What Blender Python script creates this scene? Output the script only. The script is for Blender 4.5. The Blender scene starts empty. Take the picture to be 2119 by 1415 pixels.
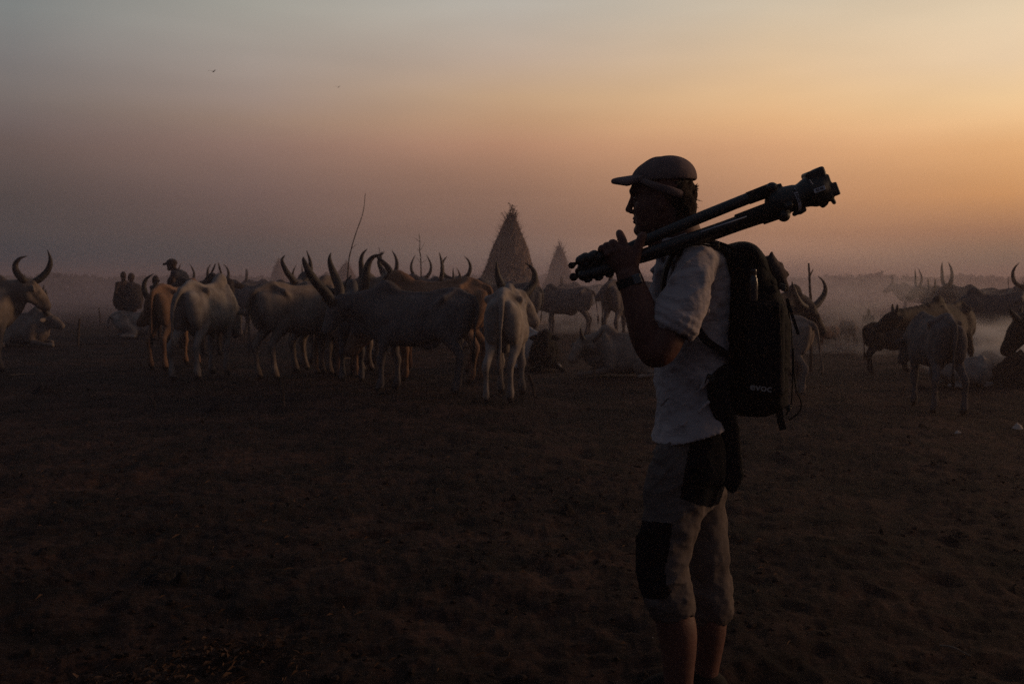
import bpy, math, random
import numpy as np
from mathutils import Vector, Matrix

scene = bpy.context.scene
R = math.radians

# ---------------------------------------------------------------- camera
CAM_H = 1.35
F_PX, CX, HOR = 2060.0, 1059.5, 590.0       # focal length, centre column and horizon row in photograph pixels
cam_data = bpy.data.cameras.new('camera')
cam = bpy.data.objects.new('camera', cam_data)
scene.collection.objects.link(cam)
cam.location = (0, 0, CAM_H)
cam.rotation_euler = (R(90), 0, 0)
cam_data.sensor_width = 36
cam_data.lens = 36 * F_PX / 2119
cam_data.shift_y = -(707.5 - HOR) / 2119
cam_data.clip_start = 0.05
cam_data.clip_end = 9000
cam_data.dof.use_dof = True
cam_data.dof.focus_distance = 3.15
cam_data.dof.aperture_fstop = 9
scene.camera = cam


def lin(r, g, b):
    f = lambda c: (c / 255) / 12.92 if c / 255 <= 0.04045 else ((c / 255 + 0.055) / 1.055) ** 2.4
    return (f(r), f(g), f(b), 1.0)


# ---------------------------------------------------------------- world: dusk sky, glow low on the right
GLOW_AZ = 40.0                              # degrees to the right of the view direction
world = bpy.data.worlds.new('World')
scene.world = world
world.use_nodes = True
wt = world.node_tree
wt.nodes.clear()


def wn(kind, **kw):
    n = wt.nodes.new(kind)
    for k, v in kw.items():
        setattr(n, k, v)
    return n


def wmath(op, a, b=None, c=None, clamp=False):
    n = wn('ShaderNodeMath', operation=op, use_clamp=clamp)
    for i, v in enumerate((a, b, c)):
        if v is None:
            continue
        if isinstance(v, (int, float)):
            n.inputs[i].default_value = v
        else:
            wt.links.new(v, n.inputs[i])
    return n.outputs[0]


tc = wn('ShaderNodeTexCoord')
sx = wn('ShaderNodeSeparateXYZ')
wt.links.new(tc.outputs['Generated'], sx.inputs[0])
hx, hy, hz = sx.outputs
azn = wmath('ARCTAN2', hx, hy)               # azimuth from the view direction, right positive
elp = wmath('MULTIPLY', hz, 1 / 0.5, clamp=True)
SKY_ROWS = (10, 120, 200, 250, 300, 400, 480, 540)          # photograph rows the stops stand for
SKY_COLS = (30, 530, 1060, 1600, 2090)
SKY = [
    [(0.220, 0.232, 0.225), (0.202, 0.188, 0.182), (0.198, 0.167, 0.154), (0.181, 0.141, 0.132), (0.150, 0.108, 0.097), (0.086, 0.068, 0.064), (0.063, 0.060, 0.061), (0.004, 0.037, 0.053)],
    [(0.392, 0.377, 0.330), (0.388, 0.330, 0.288), (0.364, 0.276, 0.231), (0.337, 0.231, 0.176), (0.290, 0.182, 0.146), (0.184, 0.118, 0.102), (0.117, 0.081, 0.072), (0.063, 0.078, 0.080)],
    [(0.537, 0.494, 0.429), (0.545, 0.420, 0.326), (0.568, 0.375, 0.229), (0.529, 0.315, 0.184), (0.479, 0.255, 0.157), (0.312, 0.174, 0.118), (0.272, 0.161, 0.120), (0.277, 0.198, 0.162)],
    [(0.643, 0.537, 0.398), (0.759, 0.548, 0.344), (0.841, 0.545, 0.294), (0.805, 0.472, 0.235), (0.748, 0.402, 0.206), (0.554, 0.285, 0.153), (0.472, 0.242, 0.137), (0.607, 0.335, 0.214)],
    [(0.768, 0.615, 0.425), (0.867, 0.647, 0.423), (0.972, 0.663, 0.360), (0.947, 0.583, 0.289), (0.872, 0.473, 0.208), (0.702, 0.335, 0.131), (0.396, 0.193, 0.100), (0.201, 0.155, 0.102)]]
ZENITH = (0.075, 0.095, 0.135)


def sky_ramp(stops):                        # stops: (sine of elevation, linear colour), rising
    n = wn('ShaderNodeValToRGB')
    e = n.color_ramp.elements
    while len(e) > 1:
        e.remove(e[-1])
    e[0].position = 0.0
    e[0].color = tuple(stops[0][1]) + (1,)
    for p, c in stops:
        x = e.new(min(1, p / 0.5))
        x.color = tuple(c) + (1,)
    wt.links.new(elp, n.inputs[0])
    return n.outputs[0]


def col_stops(px, cols):
    xt = (px - CX) / F_PX
    st = []
    for r, c in zip(SKY_ROWS, cols):
        zt = (HOR - r) / F_PX
        st.append((zt / math.sqrt(1 + xt * xt + zt * zt), c))
    st.append((0.5, ZENITH))
    return sorted(st)


sky_nodes = [(-180, sky_ramp([(0.0, (.036, .034, .046)), (0.12, (.050, .050, .064)), (0.5, (.060, .075, .105))])),
             (-80, sky_ramp([(0.0, (.055, .046, .060)), (0.12, (.090, .085, .095)), (0.5, (.070, .088, .12))]))]
for px_s, cols in zip(SKY_COLS, SKY):
    sky_nodes.append((math.degrees(math.atan((px_s - CX) / F_PX)), sky_ramp(col_stops(px_s, cols))))
sky_nodes.append((44, sky_ramp([(0.0, (.42, .22, .12)), (0.06, (.80, .42, .17)), (0.13, (1.5, .86, .36)), (0.22, (1.15, .80, .45)), (0.5, (.20, .19, .19))])))
sky_nodes.append((80, sky_ramp([(0.0, (.30, .17, .11)), (0.08, (.60, .32, .15)), (0.2, (.62, .43, .26)), (0.5, (.11, .12, .14))])))
sky_nodes.append((130, sky_ramp([(0.0, (.06, .048, .055)), (0.12, (.09, .075, .08)), (0.5, (.065, .078, .105))])))
sky_nodes.append((180, sky_nodes[0][1]))
c3 = sky_nodes[0][1]
for (a0, _), (a1, col_) in zip(sky_nodes, sky_nodes[1:]):
    mr = wn('ShaderNodeMapRange')
    mr.inputs[1].default_value = R(a0)
    mr.inputs[2].default_value = R(a1)
    wt.links.new(azn, mr.inputs[0])
    mx_ = wn('ShaderNodeMix', data_type='RGBA')
    wt.links.new(mr.outputs[0], mx_.inputs[0])
    wt.links.new(c3, mx_.inputs[6])
    wt.links.new(col_, mx_.inputs[7])
    c3 = mx_.outputs[2]
# uneven dusk smoke high in the air
nz = wn('ShaderNodeTexNoise')
nz.inputs['Scale'].default_value = 2.2
nz.inputs['Detail'].default_value = 3
nmap = wn('ShaderNodeMapping')
nmap.inputs['Scale'].default_value = (1.1, 1.1, 5.0)
wt.links.new(tc.outputs['Generated'], nmap.inputs[0])
wt.links.new(nmap.outputs[0], nz.inputs['Vector'])
nv = wn('ShaderNodeMapRange')
nv.inputs[1].default_value = 0.3
nv.inputs[2].default_value = 0.7
nv.inputs[3].default_value = 0.91
nv.inputs[4].default_value = 1.09
wt.links.new(nz.outputs[0], nv.inputs[0])
bg = wn('ShaderNodeBackground')
wt.links.new(c3, bg.inputs[0])
wt.links.new(nv.outputs[0], bg.inputs[1])
wo = wn('ShaderNodeOutputWorld')
wt.links.new(bg.outputs[0], wo.inputs[0])

# ---------------------------------------------------------------- last low light
SUN_AZ, SUN_EL = 78.0, 12.0
sun_d = bpy.data.lights.new('sun', 'SUN')
sun_d.energy = 1.25
sun_d.angle = R(16)
sun_d.color = (1.0, 0.62, 0.36)
sun = bpy.data.objects.new('sun', sun_d)
scene.collection.objects.link(sun)
to_sun = Vector((math.sin(R(SUN_AZ)) * math.cos(R(SUN_EL)), math.cos(R(SUN_AZ)) * math.cos(R(SUN_EL)), math.sin(R(SUN_EL))))
sun.rotation_euler = to_sun.to_track_quat('Z', 'Y').to_euler()
sun.location = (30, 20, 20)

scene.view_settings.view_transform = 'Standard'
scene.view_settings.look = 'None'
scene.view_settings.exposure = 0.0
scene.view_settings.gamma = 1.0
scene.cycles.volume_bounces = 0
scene.cycles.max_bounces = 5
scene.cycles.diffuse_bounces = 2
scene.cycles.volume_step_rate = 4
scene.cycles.use_denoising = False        # the photograph is grainy; a little sampling grain suits it

# ---------------------------------------------------------------- helpers


def put(px, py, Y):
    """World point seen at photograph pixel (px, py) at distance Y."""
    return np.array(((px - CX) / F_PX * Y, Y, CAM_H - (py - HOR) / F_PX * Y))


def ground_at(px, py):
    Y = F_PX * CAM_H / (py - HOR)
    return ((px - CX) / F_PX * Y, Y)


def tag(o, label=None, cat=None, group=None, kind=None):
    if label:
        o['label'] = label
    if cat:
        o['category'] = cat
    if group:
        o['group'] = group
    if kind:
        o['kind'] = kind
    return o


def empty(name, loc=(0, 0, 0), rz=0.0, s=1.0):
    o = bpy.data.objects.new(name, None)
    scene.collection.objects.link(o)
    o.location = loc
    o.rotation_euler = (0, 0, rz)
    o.scale = (s, s, s)
    o.empty_display_size = 0.1
    return o


def mesh_obj(name, verts, faces, mat, parent=None, smooth=True, mats=None, midx=None):
    me = bpy.data.meshes.new(name)
    verts = np.asarray(verts, dtype=np.float32)
    if isinstance(faces, np.ndarray) and faces.ndim == 2:
        n, k = faces.shape
        me.vertices.add(len(verts))
        me.vertices.foreach_set('co', verts.ravel())
        me.loops.add(n * k)
        me.loops.foreach_set('vertex_index', faces.ravel().astype(np.int32))
        me.polygons.add(n)
        me.polygons.foreach_set('loop_start', np.arange(0, n * k, k, dtype=np.int32))
        me.update(calc_edges=True)
    else:
        me.from_pydata([tuple(v) for v in verts.tolist()], [], [tuple(int(i) for i in f) for f in faces])
    for m in (mats or [mat]):
        me.materials.append(m)
    if midx is not None:
        me.polygons.foreach_set('material_index', np.asarray(midx, dtype=np.int32))
    me.polygons.foreach_set('use_smooth', np.full(len(me.polygons), bool(smooth)))
    me.update()
    o = bpy.data.objects.new(name, me)
    scene.collection.objects.link(o)
    if parent is not None:
        o.parent = parent
    return o


def copy_tree(o, parent=None):
    c = o.copy()
    scene.collection.objects.link(c)
    if parent is not None:
        c.parent = parent
    for ch in [x for x in scene.objects if x.parent == o]:
        copy_tree(ch, c)
    return c


# --- value noise in numpy
def _hash(ix, iy, iz, seed):
    h = (ix * 374761393 + iy * 668265263 + iz * 1442695041 + seed * 974634777) & 0xFFFFFFFF
    h = ((h ^ (h >> 13)) * 1274126177) & 0xFFFFFFFF
    return ((h ^ (h >> 16)) & 0xFFFF) / 32767.5 - 1.0


def vnoise(x, y, z, seed=0):
    x, y, z = (np.asarray(a, dtype=np.float64) for a in np.broadcast_arrays(x, y, z))
    ix, iy, iz = (np.floor(a).astype(np.int64) for a in (x, y, z))
    fx, fy, fz = x - ix, y - iy, z - iz
    fx, fy, fz = (f * f * (3 - 2 * f) for f in (fx, fy, fz))
    out = 0
    for dx in (0, 1):
        wx = fx if dx else 1 - fx
        for dy in (0, 1):
            wy = fy if dy else 1 - fy
            for dz in (0, 1):
                wz = fz if dz else 1 - fz
                out = out + wx * wy * wz * _hash(ix + dx, iy + dy, iz + dz, seed)
    return out


def fbm(x, y, z, octaves=4, seed=0):
    a, out, s = 1.0, 0, 1.0
    for k in range(octaves):
        out = out + a * vnoise(x * s, y * s, z * s, seed + k)
        a *= 0.5
        s *= 2.03
    return out


# --- signed distance modelling: blended shapes on a grid, meshed with surface nets
class Sculpt:
    def __init__(self, lo, hi, h):
        self.lo = np.array(lo, dtype=float)
        self.h = h
        n = np.ceil((np.array(hi) - self.lo) / h).astype(int) + 1
        self.n = n
        self.ax = [self.lo[i] + h * np.arange(n[i]) for i in range(3)]
        self.d = np.full(tuple(n), 0.5, dtype=np.float32)

    def box(self, lo, hi):
        s = []
        for i in range(3):
            a = max(0, int((lo[i] - self.lo[i]) / self.h))
            b = min(self.n[i], int((hi[i] - self.lo[i]) / self.h) + 2)
            if b <= a:
                return None
            s.append(slice(a, b))
        return tuple(s)

    def pts(self, s):
        return (self.ax[0][s[0]][:, None, None].astype(np.float32), self.ax[1][s[1]][None, :, None].astype(np.float32),
                self.ax[2][s[2]][None, None, :].astype(np.float32))

    def blend(self, s, d, k, sub=False):
        a = self.d[s]
        if sub:
            d = -d
            if k > 0:
                h = np.maximum(k - np.abs(a - d), 0) / k
                self.d[s] = np.maximum(a, d) + h * h * k * 0.25
            else:
                self.d[s] = np.maximum(a, d)
            return
        if k > 0:
            h = np.maximum(k - np.abs(a - d), 0) / k
            self.d[s] = np.minimum(a, d) - h * h * k * 0.25
        else:
            self.d[s] = np.minimum(a, d)

    def cap(self, a, b, ra, rb, k=0.02, flat=None, sub=False):
        """Tapered capsule; flat = (axis vector, factor): cross-section squashed along the axis."""
        a, b = np.array(a, float), np.array(b, float)
        m = max(ra, rb) * (max(1.0, flat[1]) if flat else 1.0) + k + 2 * self.h
        s = self.box(np.minimum(a, b) - m, np.maximum(a, b) + m)
        if s is None:
            return
        X, Y, Z = self.pts(s)
        ab = b - a
        L = float(ab @ ab) + 1e-12
        t = np.clip(((X - a[0]) * ab[0] + (Y - a[1]) * ab[1] + (Z - a[2]) * ab[2]) / L, 0, 1)
        qx, qy, qz = X - a[0] - t * ab[0], Y - a[1] - t * ab[1], Z - a[2] - t * ab[2]
        r = ra + t * (rb - ra)
        if flat:
            ax = np.array(flat[0], float)
            ax = ax / np.linalg.norm(ax)
            f = flat[1]
            dd = qx * ax[0] + qy * ax[1] + qz * ax[2]
            q2 = qx * qx + qy * qy + qz * qz - dd * dd + (dd / f) ** 2
            d = (np.sqrt(np.maximum(q2, 0)) - r) * (min(1.0, f) if f < 1 else 1.0) ** 0.5
        else:
            d = np.sqrt(qx * qx + qy * qy + qz * qz) - r
        self.blend(s, d.astype(np.float32), k, sub)

    def chain(self, P, k=0.02, flat=None, n=4, sub=False):
        """Smooth chain through points (x, y, z, r)."""
        Q = catmull(P, n)
        for i in range(len(Q) - 1):
            self.cap(Q[i][:3], Q[i + 1][:3], Q[i][3], Q[i + 1][3], k if i == 0 or True else 0, flat, sub)

    def ell(self, c, r, k=0.02, rot=None, sub=False):
        c, r = np.array(c, float), np.array(r, float)
        m = r.max() + k + 2 * self.h
        s = self.box(c - m, c + m)
        if s is None:
            return
        X, Y, Z = self.pts(s)
        q = [X - c[0], Y - c[1], Z - c[2]]
        if rot is not None:
            M = np.array(rot).T
            q = [M[i][0] * q[0] + M[i][1] * q[1] + M[i][2] * q[2] for i in range(3)]
        k0 = np.sqrt((q[0] / r[0]) ** 2 + (q[1] / r[1]) ** 2 + (q[2] / r[2]) ** 2)
        k1 = np.sqrt((q[0] / r[0] ** 2) ** 2 + (q[1] / r[1] ** 2) ** 2 + (q[2] / r[2] ** 2) ** 2) + 1e-9
        self.blend(s, (k0 * (k0 - 1) / k1).astype(np.float32), k, sub)

    def rbox(self, c, half, rad, k=0.01, rot=None, sub=False):
        c, half = np.array(c, float), np.array(half, float)
        m = np.linalg.norm(half) + k + 2 * self.h
        s = self.box(c - m, c + m)
        if s is None:
            return
        X, Y, Z = self.pts(s)
        q = [X - c[0], Y - c[1], Z - c[2]]
        if rot is not None:
            M = np.array(rot).T
            q = [M[i][0] * q[0] + M[i][1] * q[1] + M[i][2] * q[2] for i in range(3)]
        q = [np.abs(q[i]) - half[i] + rad for i in range(3)]
        d = np.sqrt(sum(np.maximum(v, 0) ** 2 for v in q)) + np.minimum(np.maximum(np.maximum(q[0], q[1]), q[2]), 0) - rad
        self.blend(s, d.astype(np.float32), k, sub)

    def loft(self, axis, st, k=0.03, p=2.1, tilt=0.0):
        """Body along an axis through stations (t, centre_a, centre_b, half_a, half_b)."""
        st = catmull(st, 5)
        T = st[:, 0]
        o = [i for i in range(3) if i != axis]
        lo, hi = np.zeros(3), np.zeros(3)
        lo[axis], hi[axis] = T.min() - 0.06, T.max() + 0.06
        lo[o[0]], hi[o[0]] = (st[:, 1] - st[:, 3]).min() - k - 0.06, (st[:, 1] + st[:, 3]).max() + k + 0.06
        lo[o[1]], hi[o[1]] = (st[:, 2] - st[:, 4]).min() - k - 0.06, (st[:, 2] + st[:, 4]).max() + k + 0.06
        s = self.box(lo, hi)
        if s is None:
            return
        P = self.pts(s)
        order = np.argsort(T)
        f = lambda j: np.interp(P[axis], T[order], st[order, j]).astype(np.float32)
        ca, cb, ha, hb = f(1), f(2), f(3), f(4)
        tb = np.clip((P[o[1]] - cb) / hb, -1.2, 1.2)
        wa = ha * (1 - tilt * tb)
        rho = ((np.abs(P[o[0]] - ca) / wa) ** p + (np.abs(P[o[1]] - cb) / hb) ** p) ** (1 / p)
        d = (rho - 1) * np.minimum(ha, hb)
        over = np.maximum(np.maximum(T.min() - P[axis], P[axis] - T.max()), 0)
        d = np.where(over > 0, np.sqrt(np.maximum(d, 0) ** 2 + over ** 2), d)
        self.blend(s, d.astype(np.float32), k)

    def warp(self, fn):
        """Add fn(x, y, z) to the distance near the surface."""
        m = np.abs(self.d) < 0.06
        i = np.nonzero(m)
        x, y, z = (self.ax[j][i[j]] for j in range(3))
        self.d[i] += fn(x, y, z).astype(np.float32)

    def mesh(self):
        d, n = self.d, self.n
        d[0], d[-1], d[:, 0], d[:, -1], d[:, :, 0], d[:, :, -1] = 1, 1, 1, 1, 1, 1
        ins = d < 0
        c = np.zeros(tuple(n - 1), dtype=np.int8)
        for a in (0, 1):
            for b in (0, 1):
                for e in (0, 1):
                    c += ins[a:n[0] - 1 + a, b:n[1] - 1 + b, e:n[2] - 1 + e]
        act = (c > 0) & (c < 8)
        I = np.array(np.nonzero(act)).T
        idx = np.full(act.shape, -1, dtype=np.int32)
        idx[act] = np.arange(len(I))
        corners = {}
        for a in (0, 1):
            for b in (0, 1):
                for e in (0, 1):
                    corners[a, b, e] = d[I[:, 0] + a, I[:, 1] + b, I[:, 2] + e]
        acc = np.zeros((len(I), 3))
        cnt = np.zeros(len(I))
        for ax in range(3):
            for u in (0, 1):
                for v in (0, 1):
                    p0 = [u, v]
                    p0.insert(ax, 0)
                    p1 = [u, v]
                    p1.insert(ax, 1)
                    a, b = corners[tuple(p0)], corners[tuple(p1)]
                    m = (a < 0) != (b < 0)
                    t = np.where(m, a / np.where(m, a - b, 1), 0)
                    q = np.array(p0, float)[None, :] + np.zeros((len(I), 3))
                    q[:, ax] += t
                    acc += q * m[:, None]
                    cnt += m
        V = self.lo + (I + acc / cnt[:, None]) * self.h
        F = []
        for ax in range(3):
            o = [i for i in range(3) if i != ax]
            sl0 = [slice(None)] * 3
            sl1 = [slice(None)] * 3
            sl0[ax], sl1[ax] = slice(0, n[ax] - 1), slice(1, n[ax])
            A, B = ins[tuple(sl0)], ins[tuple(sl1)]
            E = np.array(np.nonzero(A != B)).T
            E = E[(E[:, o[0]] > 0) & (E[:, o[1]] > 0) & (E[:, o[0]] < n[o[0]] - 1) & (E[:, o[1]] < n[o[1]] - 1)]
            fl = A[E[:, 0], E[:, 1], E[:, 2]]
            q = []
            for (u, v) in ((0, 0), (1, 0), (1, 1), (0, 1)):
                e = E.copy()
                e[:, o[0]] -= u
                e[:, o[1]] -= v
                q.append(idx[e[:, 0], e[:, 1], e[:, 2]])
            q = np.array(q).T
            flip = fl if ax != 1 else ~fl
            q[~flip] = q[~flip][:, ::-1]
            F.append(q)
        return V, np.concatenate(F)


def catmull(P, n=4):
    P = np.array(P, float)
    if len(P) < 3 or n <= 1:
        return P
    Q = np.vstack([2 * P[0] - P[1], P, 2 * P[-1] - P[-2]])
    out = []
    for i in range(1, len(Q) - 2):
        a, b, c, d = Q[i - 1], Q[i], Q[i + 1], Q[i + 2]
        for j in range(n):
            t = j / n
            out.append(0.5 * (2 * b + (c - a) * t + (2 * a - 5 * b + 4 * c - d) * t * t + (3 * b - a - 3 * c + d) * t ** 3))
    out.append(P[-1])
    out = np.array(out)
    lo, hi = P.min(0), P.max(0)
    out[:, -1] = np.clip(out[:, -1], lo[-1], hi[-1])
    return out


def tube(P, seg=10, n=4, flat=1.0, up=(0, 0, 1), cap=True, ring=0.0):
    """Swept tube through (x, y, z, r); returns vertices and faces."""
    Q = catmull(P, n)
    C, r = Q[:, :3], Q[:, 3]
    T = np.gradient(C, axis=0)
    T /= np.linalg.norm(T, axis=1)[:, None] + 1e-9
    u = np.array(up, float)
    V, F = [], []
    prev = None
    for i in range(len(C)):
        t = T[i]
        a = (u if prev is None else prev)
        a = a - t * (a @ t)
        if np.linalg.norm(a) < 1e-4:
            a = np.array((1, 0, 0.1)) - t * (np.array((1, 0, 0.1)) @ t)
        a /= np.linalg.norm(a)
        prev = a
        b = np.cross(t, a)
        rr = r[i] * (1 + ring * math.sin(i * 1.9) * (0.5 if i % 2 else 1))
        for j in range(seg):
            th = 2 * math.pi * j / seg
            V.append(C[i] + a * math.cos(th) * rr + b * math.sin(th) * rr * flat)
    m = len(C)
    for i in range(m - 1):
        for j in range(seg):
            k = (j + 1) % seg
            F.append((i * seg + j, i * seg + k, (i + 1) * seg + k, (i + 1) * seg + j))
    if cap:
        V.append(C[0])
        V.append(C[-1])
        a, b = m * seg, m * seg + 1
        for j in range(seg):
            k = (j + 1) % seg
            F.append((a, k, j, j))
            F.append((b, (m - 1) * seg + j, (m - 1) * seg + k, (m - 1) * seg + k))
    F = [f if f[2] != f[3] else f[:3] for f in F]
    return V, F


class MB:
    """Collects simple shapes for one mesh."""
    def __init__(self):
        self.V, self.F = [], []

    def add(self, V, F):
        o = len(self.V)
        self.V += [tuple(float(c) for c in v) for v in V]
        self.F += [tuple(int(i) + o for i in f) for f in F]
        return self

    def tube(self, P, **kw):
        return self.add(*tube(P, **kw))

    def rod(self, a, b, r, r2=None, seg=14):
        a, b = tuple(a), tuple(b)
        return self.add(*tube([a + (r,), b + (r if r2 is None else r2,)], seg=seg, n=1))

    def bevbox(self, c, half, rot=None, bev=0.15):
        c, half = np.array(c, float), np.array(half, float)
        b = bev * half.min()
        V = []
        for sx_ in (-1, 1):
            for sy_ in (-1, 1):
                for sz_ in (-1, 1):
                    for ax in range(3):
                        v = half.copy() - b
                        v[ax] += b
                        V.append(v * (sx_, sy_, sz_))
        import itertools
        V = np.array(V)
        bm = _bm_hull(V)
        VV = np.array(bm[0])
        if rot is not None:
            VV = VV @ np.array(rot).T
        return self.add(VV + c, bm[1])

    def build(self, name, mat, parent=None, smooth=False):
        return mesh_obj(name, self.V, self.F, mat, parent, smooth)


def _bm_hull(V):
    import bmesh
    bm = bmesh.new()
    vs = [bm.verts.new(tuple(v)) for v in V]
    r = bmesh.ops.convex_hull(bm, input=vs)
    bm.verts.index_update()
    out = ([tuple(v.co) for v in bm.verts], [tuple(v.index for v in f.verts) for f in bm.faces])
    bm.free()
    return out


# ---------------------------------------------------------------- materials
def mat(name, col, rough=0.8, col2=None, scale=8.0, bump=0.0, bscale=40.0, detail=6, spec=0.13, metal=0.0, stretch=None,
        contrast=(0.35, 0.65), bdist=0.01, coat=None, sheen=0.0):
    m = bpy.data.materials.new(name)
    m.use_nodes = True
    nt = m.node_tree
    b = nt.nodes['Principled BSDF']
    b.inputs['Roughness'].default_value = rough
    b.inputs['Specular IOR Level'].default_value = spec
    b.inputs['Metallic'].default_value = metal
    b.inputs['Sheen Weight'].default_value = sheen
    c4 = tuple(col) + (1,) if len(col) == 3 else col
    b.inputs['Base Color'].default_value = c4
    tcn = nt.nodes.new('ShaderNodeTexCoord')
    vec = tcn.outputs['Object']
    if stretch:
        mp = nt.nodes.new('ShaderNodeMapping')
        mp.inputs['Scale'].default_value = stretch
        nt.links.new(vec, mp.inputs[0])
        vec = mp.outputs[0]
    if col2 is not None:
        n = nt.nodes.new('ShaderNodeTexNoise')
        n.inputs['Scale'].default_value = scale
        n.inputs['Detail'].default_value = detail
        n.inputs['Roughness'].default_value = 0.6
        nt.links.new(vec, n.inputs['Vector'])
        r = nt.nodes.new('ShaderNodeValToRGB')
        r.color_ramp.elements[0].position = contrast[0]
        r.color_ramp.elements[1].position = contrast[1]
        r.color_ramp.elements[0].color = c4
        r.color_ramp.elements[1].color = tuple(col2) + (1,)
        nt.links.new(n.outputs[0], r.inputs[0])
        nt.links.new(r.outputs[0], b.inputs['Base Color'])
    if bump > 0:
        n = nt.nodes.new('ShaderNodeTexNoise')
        n.inputs['Scale'].default_value = bscale
        n.inputs['Detail'].default_value = 5
        nt.links.new(vec, n.inputs['Vector'])
        bn = nt.nodes.new('ShaderNodeBump')
        bn.inputs['Strength'].default_value = bump
        bn.inputs['Distance'].default_value = bdist
        nt.links.new(n.outputs[0], bn.inputs['Height'])
        nt.links.new(bn.outputs[0], b.inputs['Normal'])
    return m
# ---------------------------------------------------------------- ground, to the horizon
def ground_height(x, y):
    d = np.sqrt(x * x + y * y)
    near = np.clip(1 - (d - 4) / 30, 0.0, 1)
    h = 0.040 * fbm(x * 0.6, y * 0.5, 0 * x, 3, 3)
    h = h + near * (0.015 * fbm(x * 2.6, y * 3.1, 0 * x, 3, 7))
    v = vnoise(x * 7.0, y * 7.0, 0 * x, 21)            # trampled hollows
    h = h - near * 0.030 * np.clip(v - 0.22, 0, 1) ** 1.0
    h = h + near * 0.010 * fbm(x * 15, y * 15, 0 * x, 3, 31)
    h = h * np.clip(1 - (d - 60) / 300, 0.15, 1)
    return h - 0.02


ang_f = np.linspace(R(90 - 36), R(90 + 36), 900)
ang_b = np.linspace(R(90 + 36), R(360 + 90 - 36), 90)[1:-1]
ang = np.concatenate([ang_f, ang_b])
rad = np.concatenate([[0.0, 0.8], np.geomspace(1.2, 60, 420), np.geomspace(64, 4000, 50)])
RR, AA = np.meshgrid(rad, ang, indexing='ij')
GX, GY = RR * np.cos(AA), RR * np.sin(AA)
GZ = ground_height(GX, GY)
na, nr = len(ang), len(rad)
ii, jj = np.meshgrid(np.arange(nr - 1), np.arange(na), indexing='ij')
jn = (jj + 1) % na
GF = np.stack([ii * na + jj, (ii + 1) * na + jj, (ii + 1) * na + jn, ii * na + jn], -1).reshape(-1, 4)
GF = GF[GF[:, 0] >= na]                       # the innermost ring closes below
GV = np.stack([GX, GY, GZ], -1).reshape(-1, 3)

gm = bpy.data.materials.new('trampled_dust')
gm.use_nodes = True
nt = gm.node_tree
gb = nt.nodes['Principled BSDF']
gb.inputs['Roughness'].default_value = 0.95
gb.inputs['Specular IOR Level'].default_value = 0.1
gt = nt.nodes.new('ShaderNodeTexCoord')


def gnoise(scale, detail, lo, hi, c0, c1, rough=0.6):
    n = nt.nodes.new('ShaderNodeTexNoise')
    n.inputs['Scale'].default_value = scale
    n.inputs['Detail'].default_value = detail
    n.inputs['Roughness'].default_value = rough
    nt.links.new(gt.outputs['Object'], n.inputs['Vector'])
    r = nt.nodes.new('ShaderNodeValToRGB')
    r.color_ramp.elements[0].position = lo
    r.color_ramp.elements[1].position = hi
    r.color_ramp.elements[0].color = tuple(c0) + (1,)
    r.color_ramp.elements[1].color = tuple(c1) + (1,)
    nt.links.new(n.outputs[0], r.inputs[0])
    return n.outputs[0], r.outputs[0]


_, base = gnoise(0.35, 8, 0.35, 0.7, (0.024, 0.0150, 0.0132), (0.053, 0.0325, 0.0275))
_, patch = gnoise(1.7, 10, 0.42, 0.62, (0.28, 0.28, 0.30), (1.5, 1.3, 1.22), 0.75)
_, fine = gnoise(22, 8, 0.38, 0.66, (0.35, 0.35, 0.36), (1.45, 1.38, 1.32), 0.8)
for src in (patch, fine):
    mx = nt.nodes.new('ShaderNodeMix')
    mx.data_type = 'RGBA'
    mx.blend_type = 'MULTIPLY'
    mx.inputs[0].default_value = 1.0
    nt.links.new(base, mx.inputs[6])
    nt.links.new(src, mx.inputs[7])
    base = mx.outputs[2]
nt.links.new(base, gb.inputs['Base Color'])
bh, _ = gnoise(38, 8, 0, 1, (0, 0, 0), (1, 1, 1), 0.75)
bn = nt.nodes.new('ShaderNodeBump')
bn.inputs['Strength'].default_value = 0.9
bn.inputs['Distance'].default_value = 0.03
nt.links.new(bh, bn.inputs['Height'])
nt.links.new(bn.outputs[0], gb.inputs['Normal'])
ground = mesh_obj('ground', GV, GF, gm)
tag(ground, kind='structure')


def gz(x, y):
    return float(ground_height(np.array([float(x)]), np.array([float(y)]))[0])
# ---------------------------------------------------------------- cattle
HIDE = {
    'white': mat('white_hide', (0.275, 0.240, 0.222), 0.8, (0.105, 0.084, 0.075), 4.2, 0.35, 60, contrast=(0.35, 0.75)),
    'cream': mat('cream_hide', (0.225, 0.180, 0.155), 0.8, (0.088, 0.064, 0.054), 3.8, 0.35, 60, contrast=(0.35, 0.75)),
    'ash': mat('ash_grey_hide', (0.125, 0.108, 0.108), 0.85, (0.052, 0.045, 0.047), 4.0, 0.35, 60, contrast=(0.35, 0.7)),
    'brown': mat('red_brown_hide', (0.165, 0.075, 0.045), 0.75, (0.085, 0.038, 0.025), 2.0, 0.35, 60),
    'tan': mat('tan_hide', (0.22, 0.125, 0.08), 0.75, (0.13, 0.07, 0.045), 2.0, 0.35, 60),
    'dark': mat('dark_brown_hide', (0.032, 0.022, 0.020), 0.7, (0.018, 0.013, 0.013), 3.0, 0.35, 60),
    'charcoal': mat('charcoal_hide', (0.05, 0.046, 0.05), 0.7, (0.09, 0.082, 0.085), 1.6, 0.35, 60),
    'marked': None,
    'pied': mat('black_and_white_hide', (0.02, 0.017, 0.018), 0.7, (0.42, 0.37, 0.34), 2.1, 0.3, 60, detail=1, contrast=(0.545, 0.56)),
}
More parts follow.
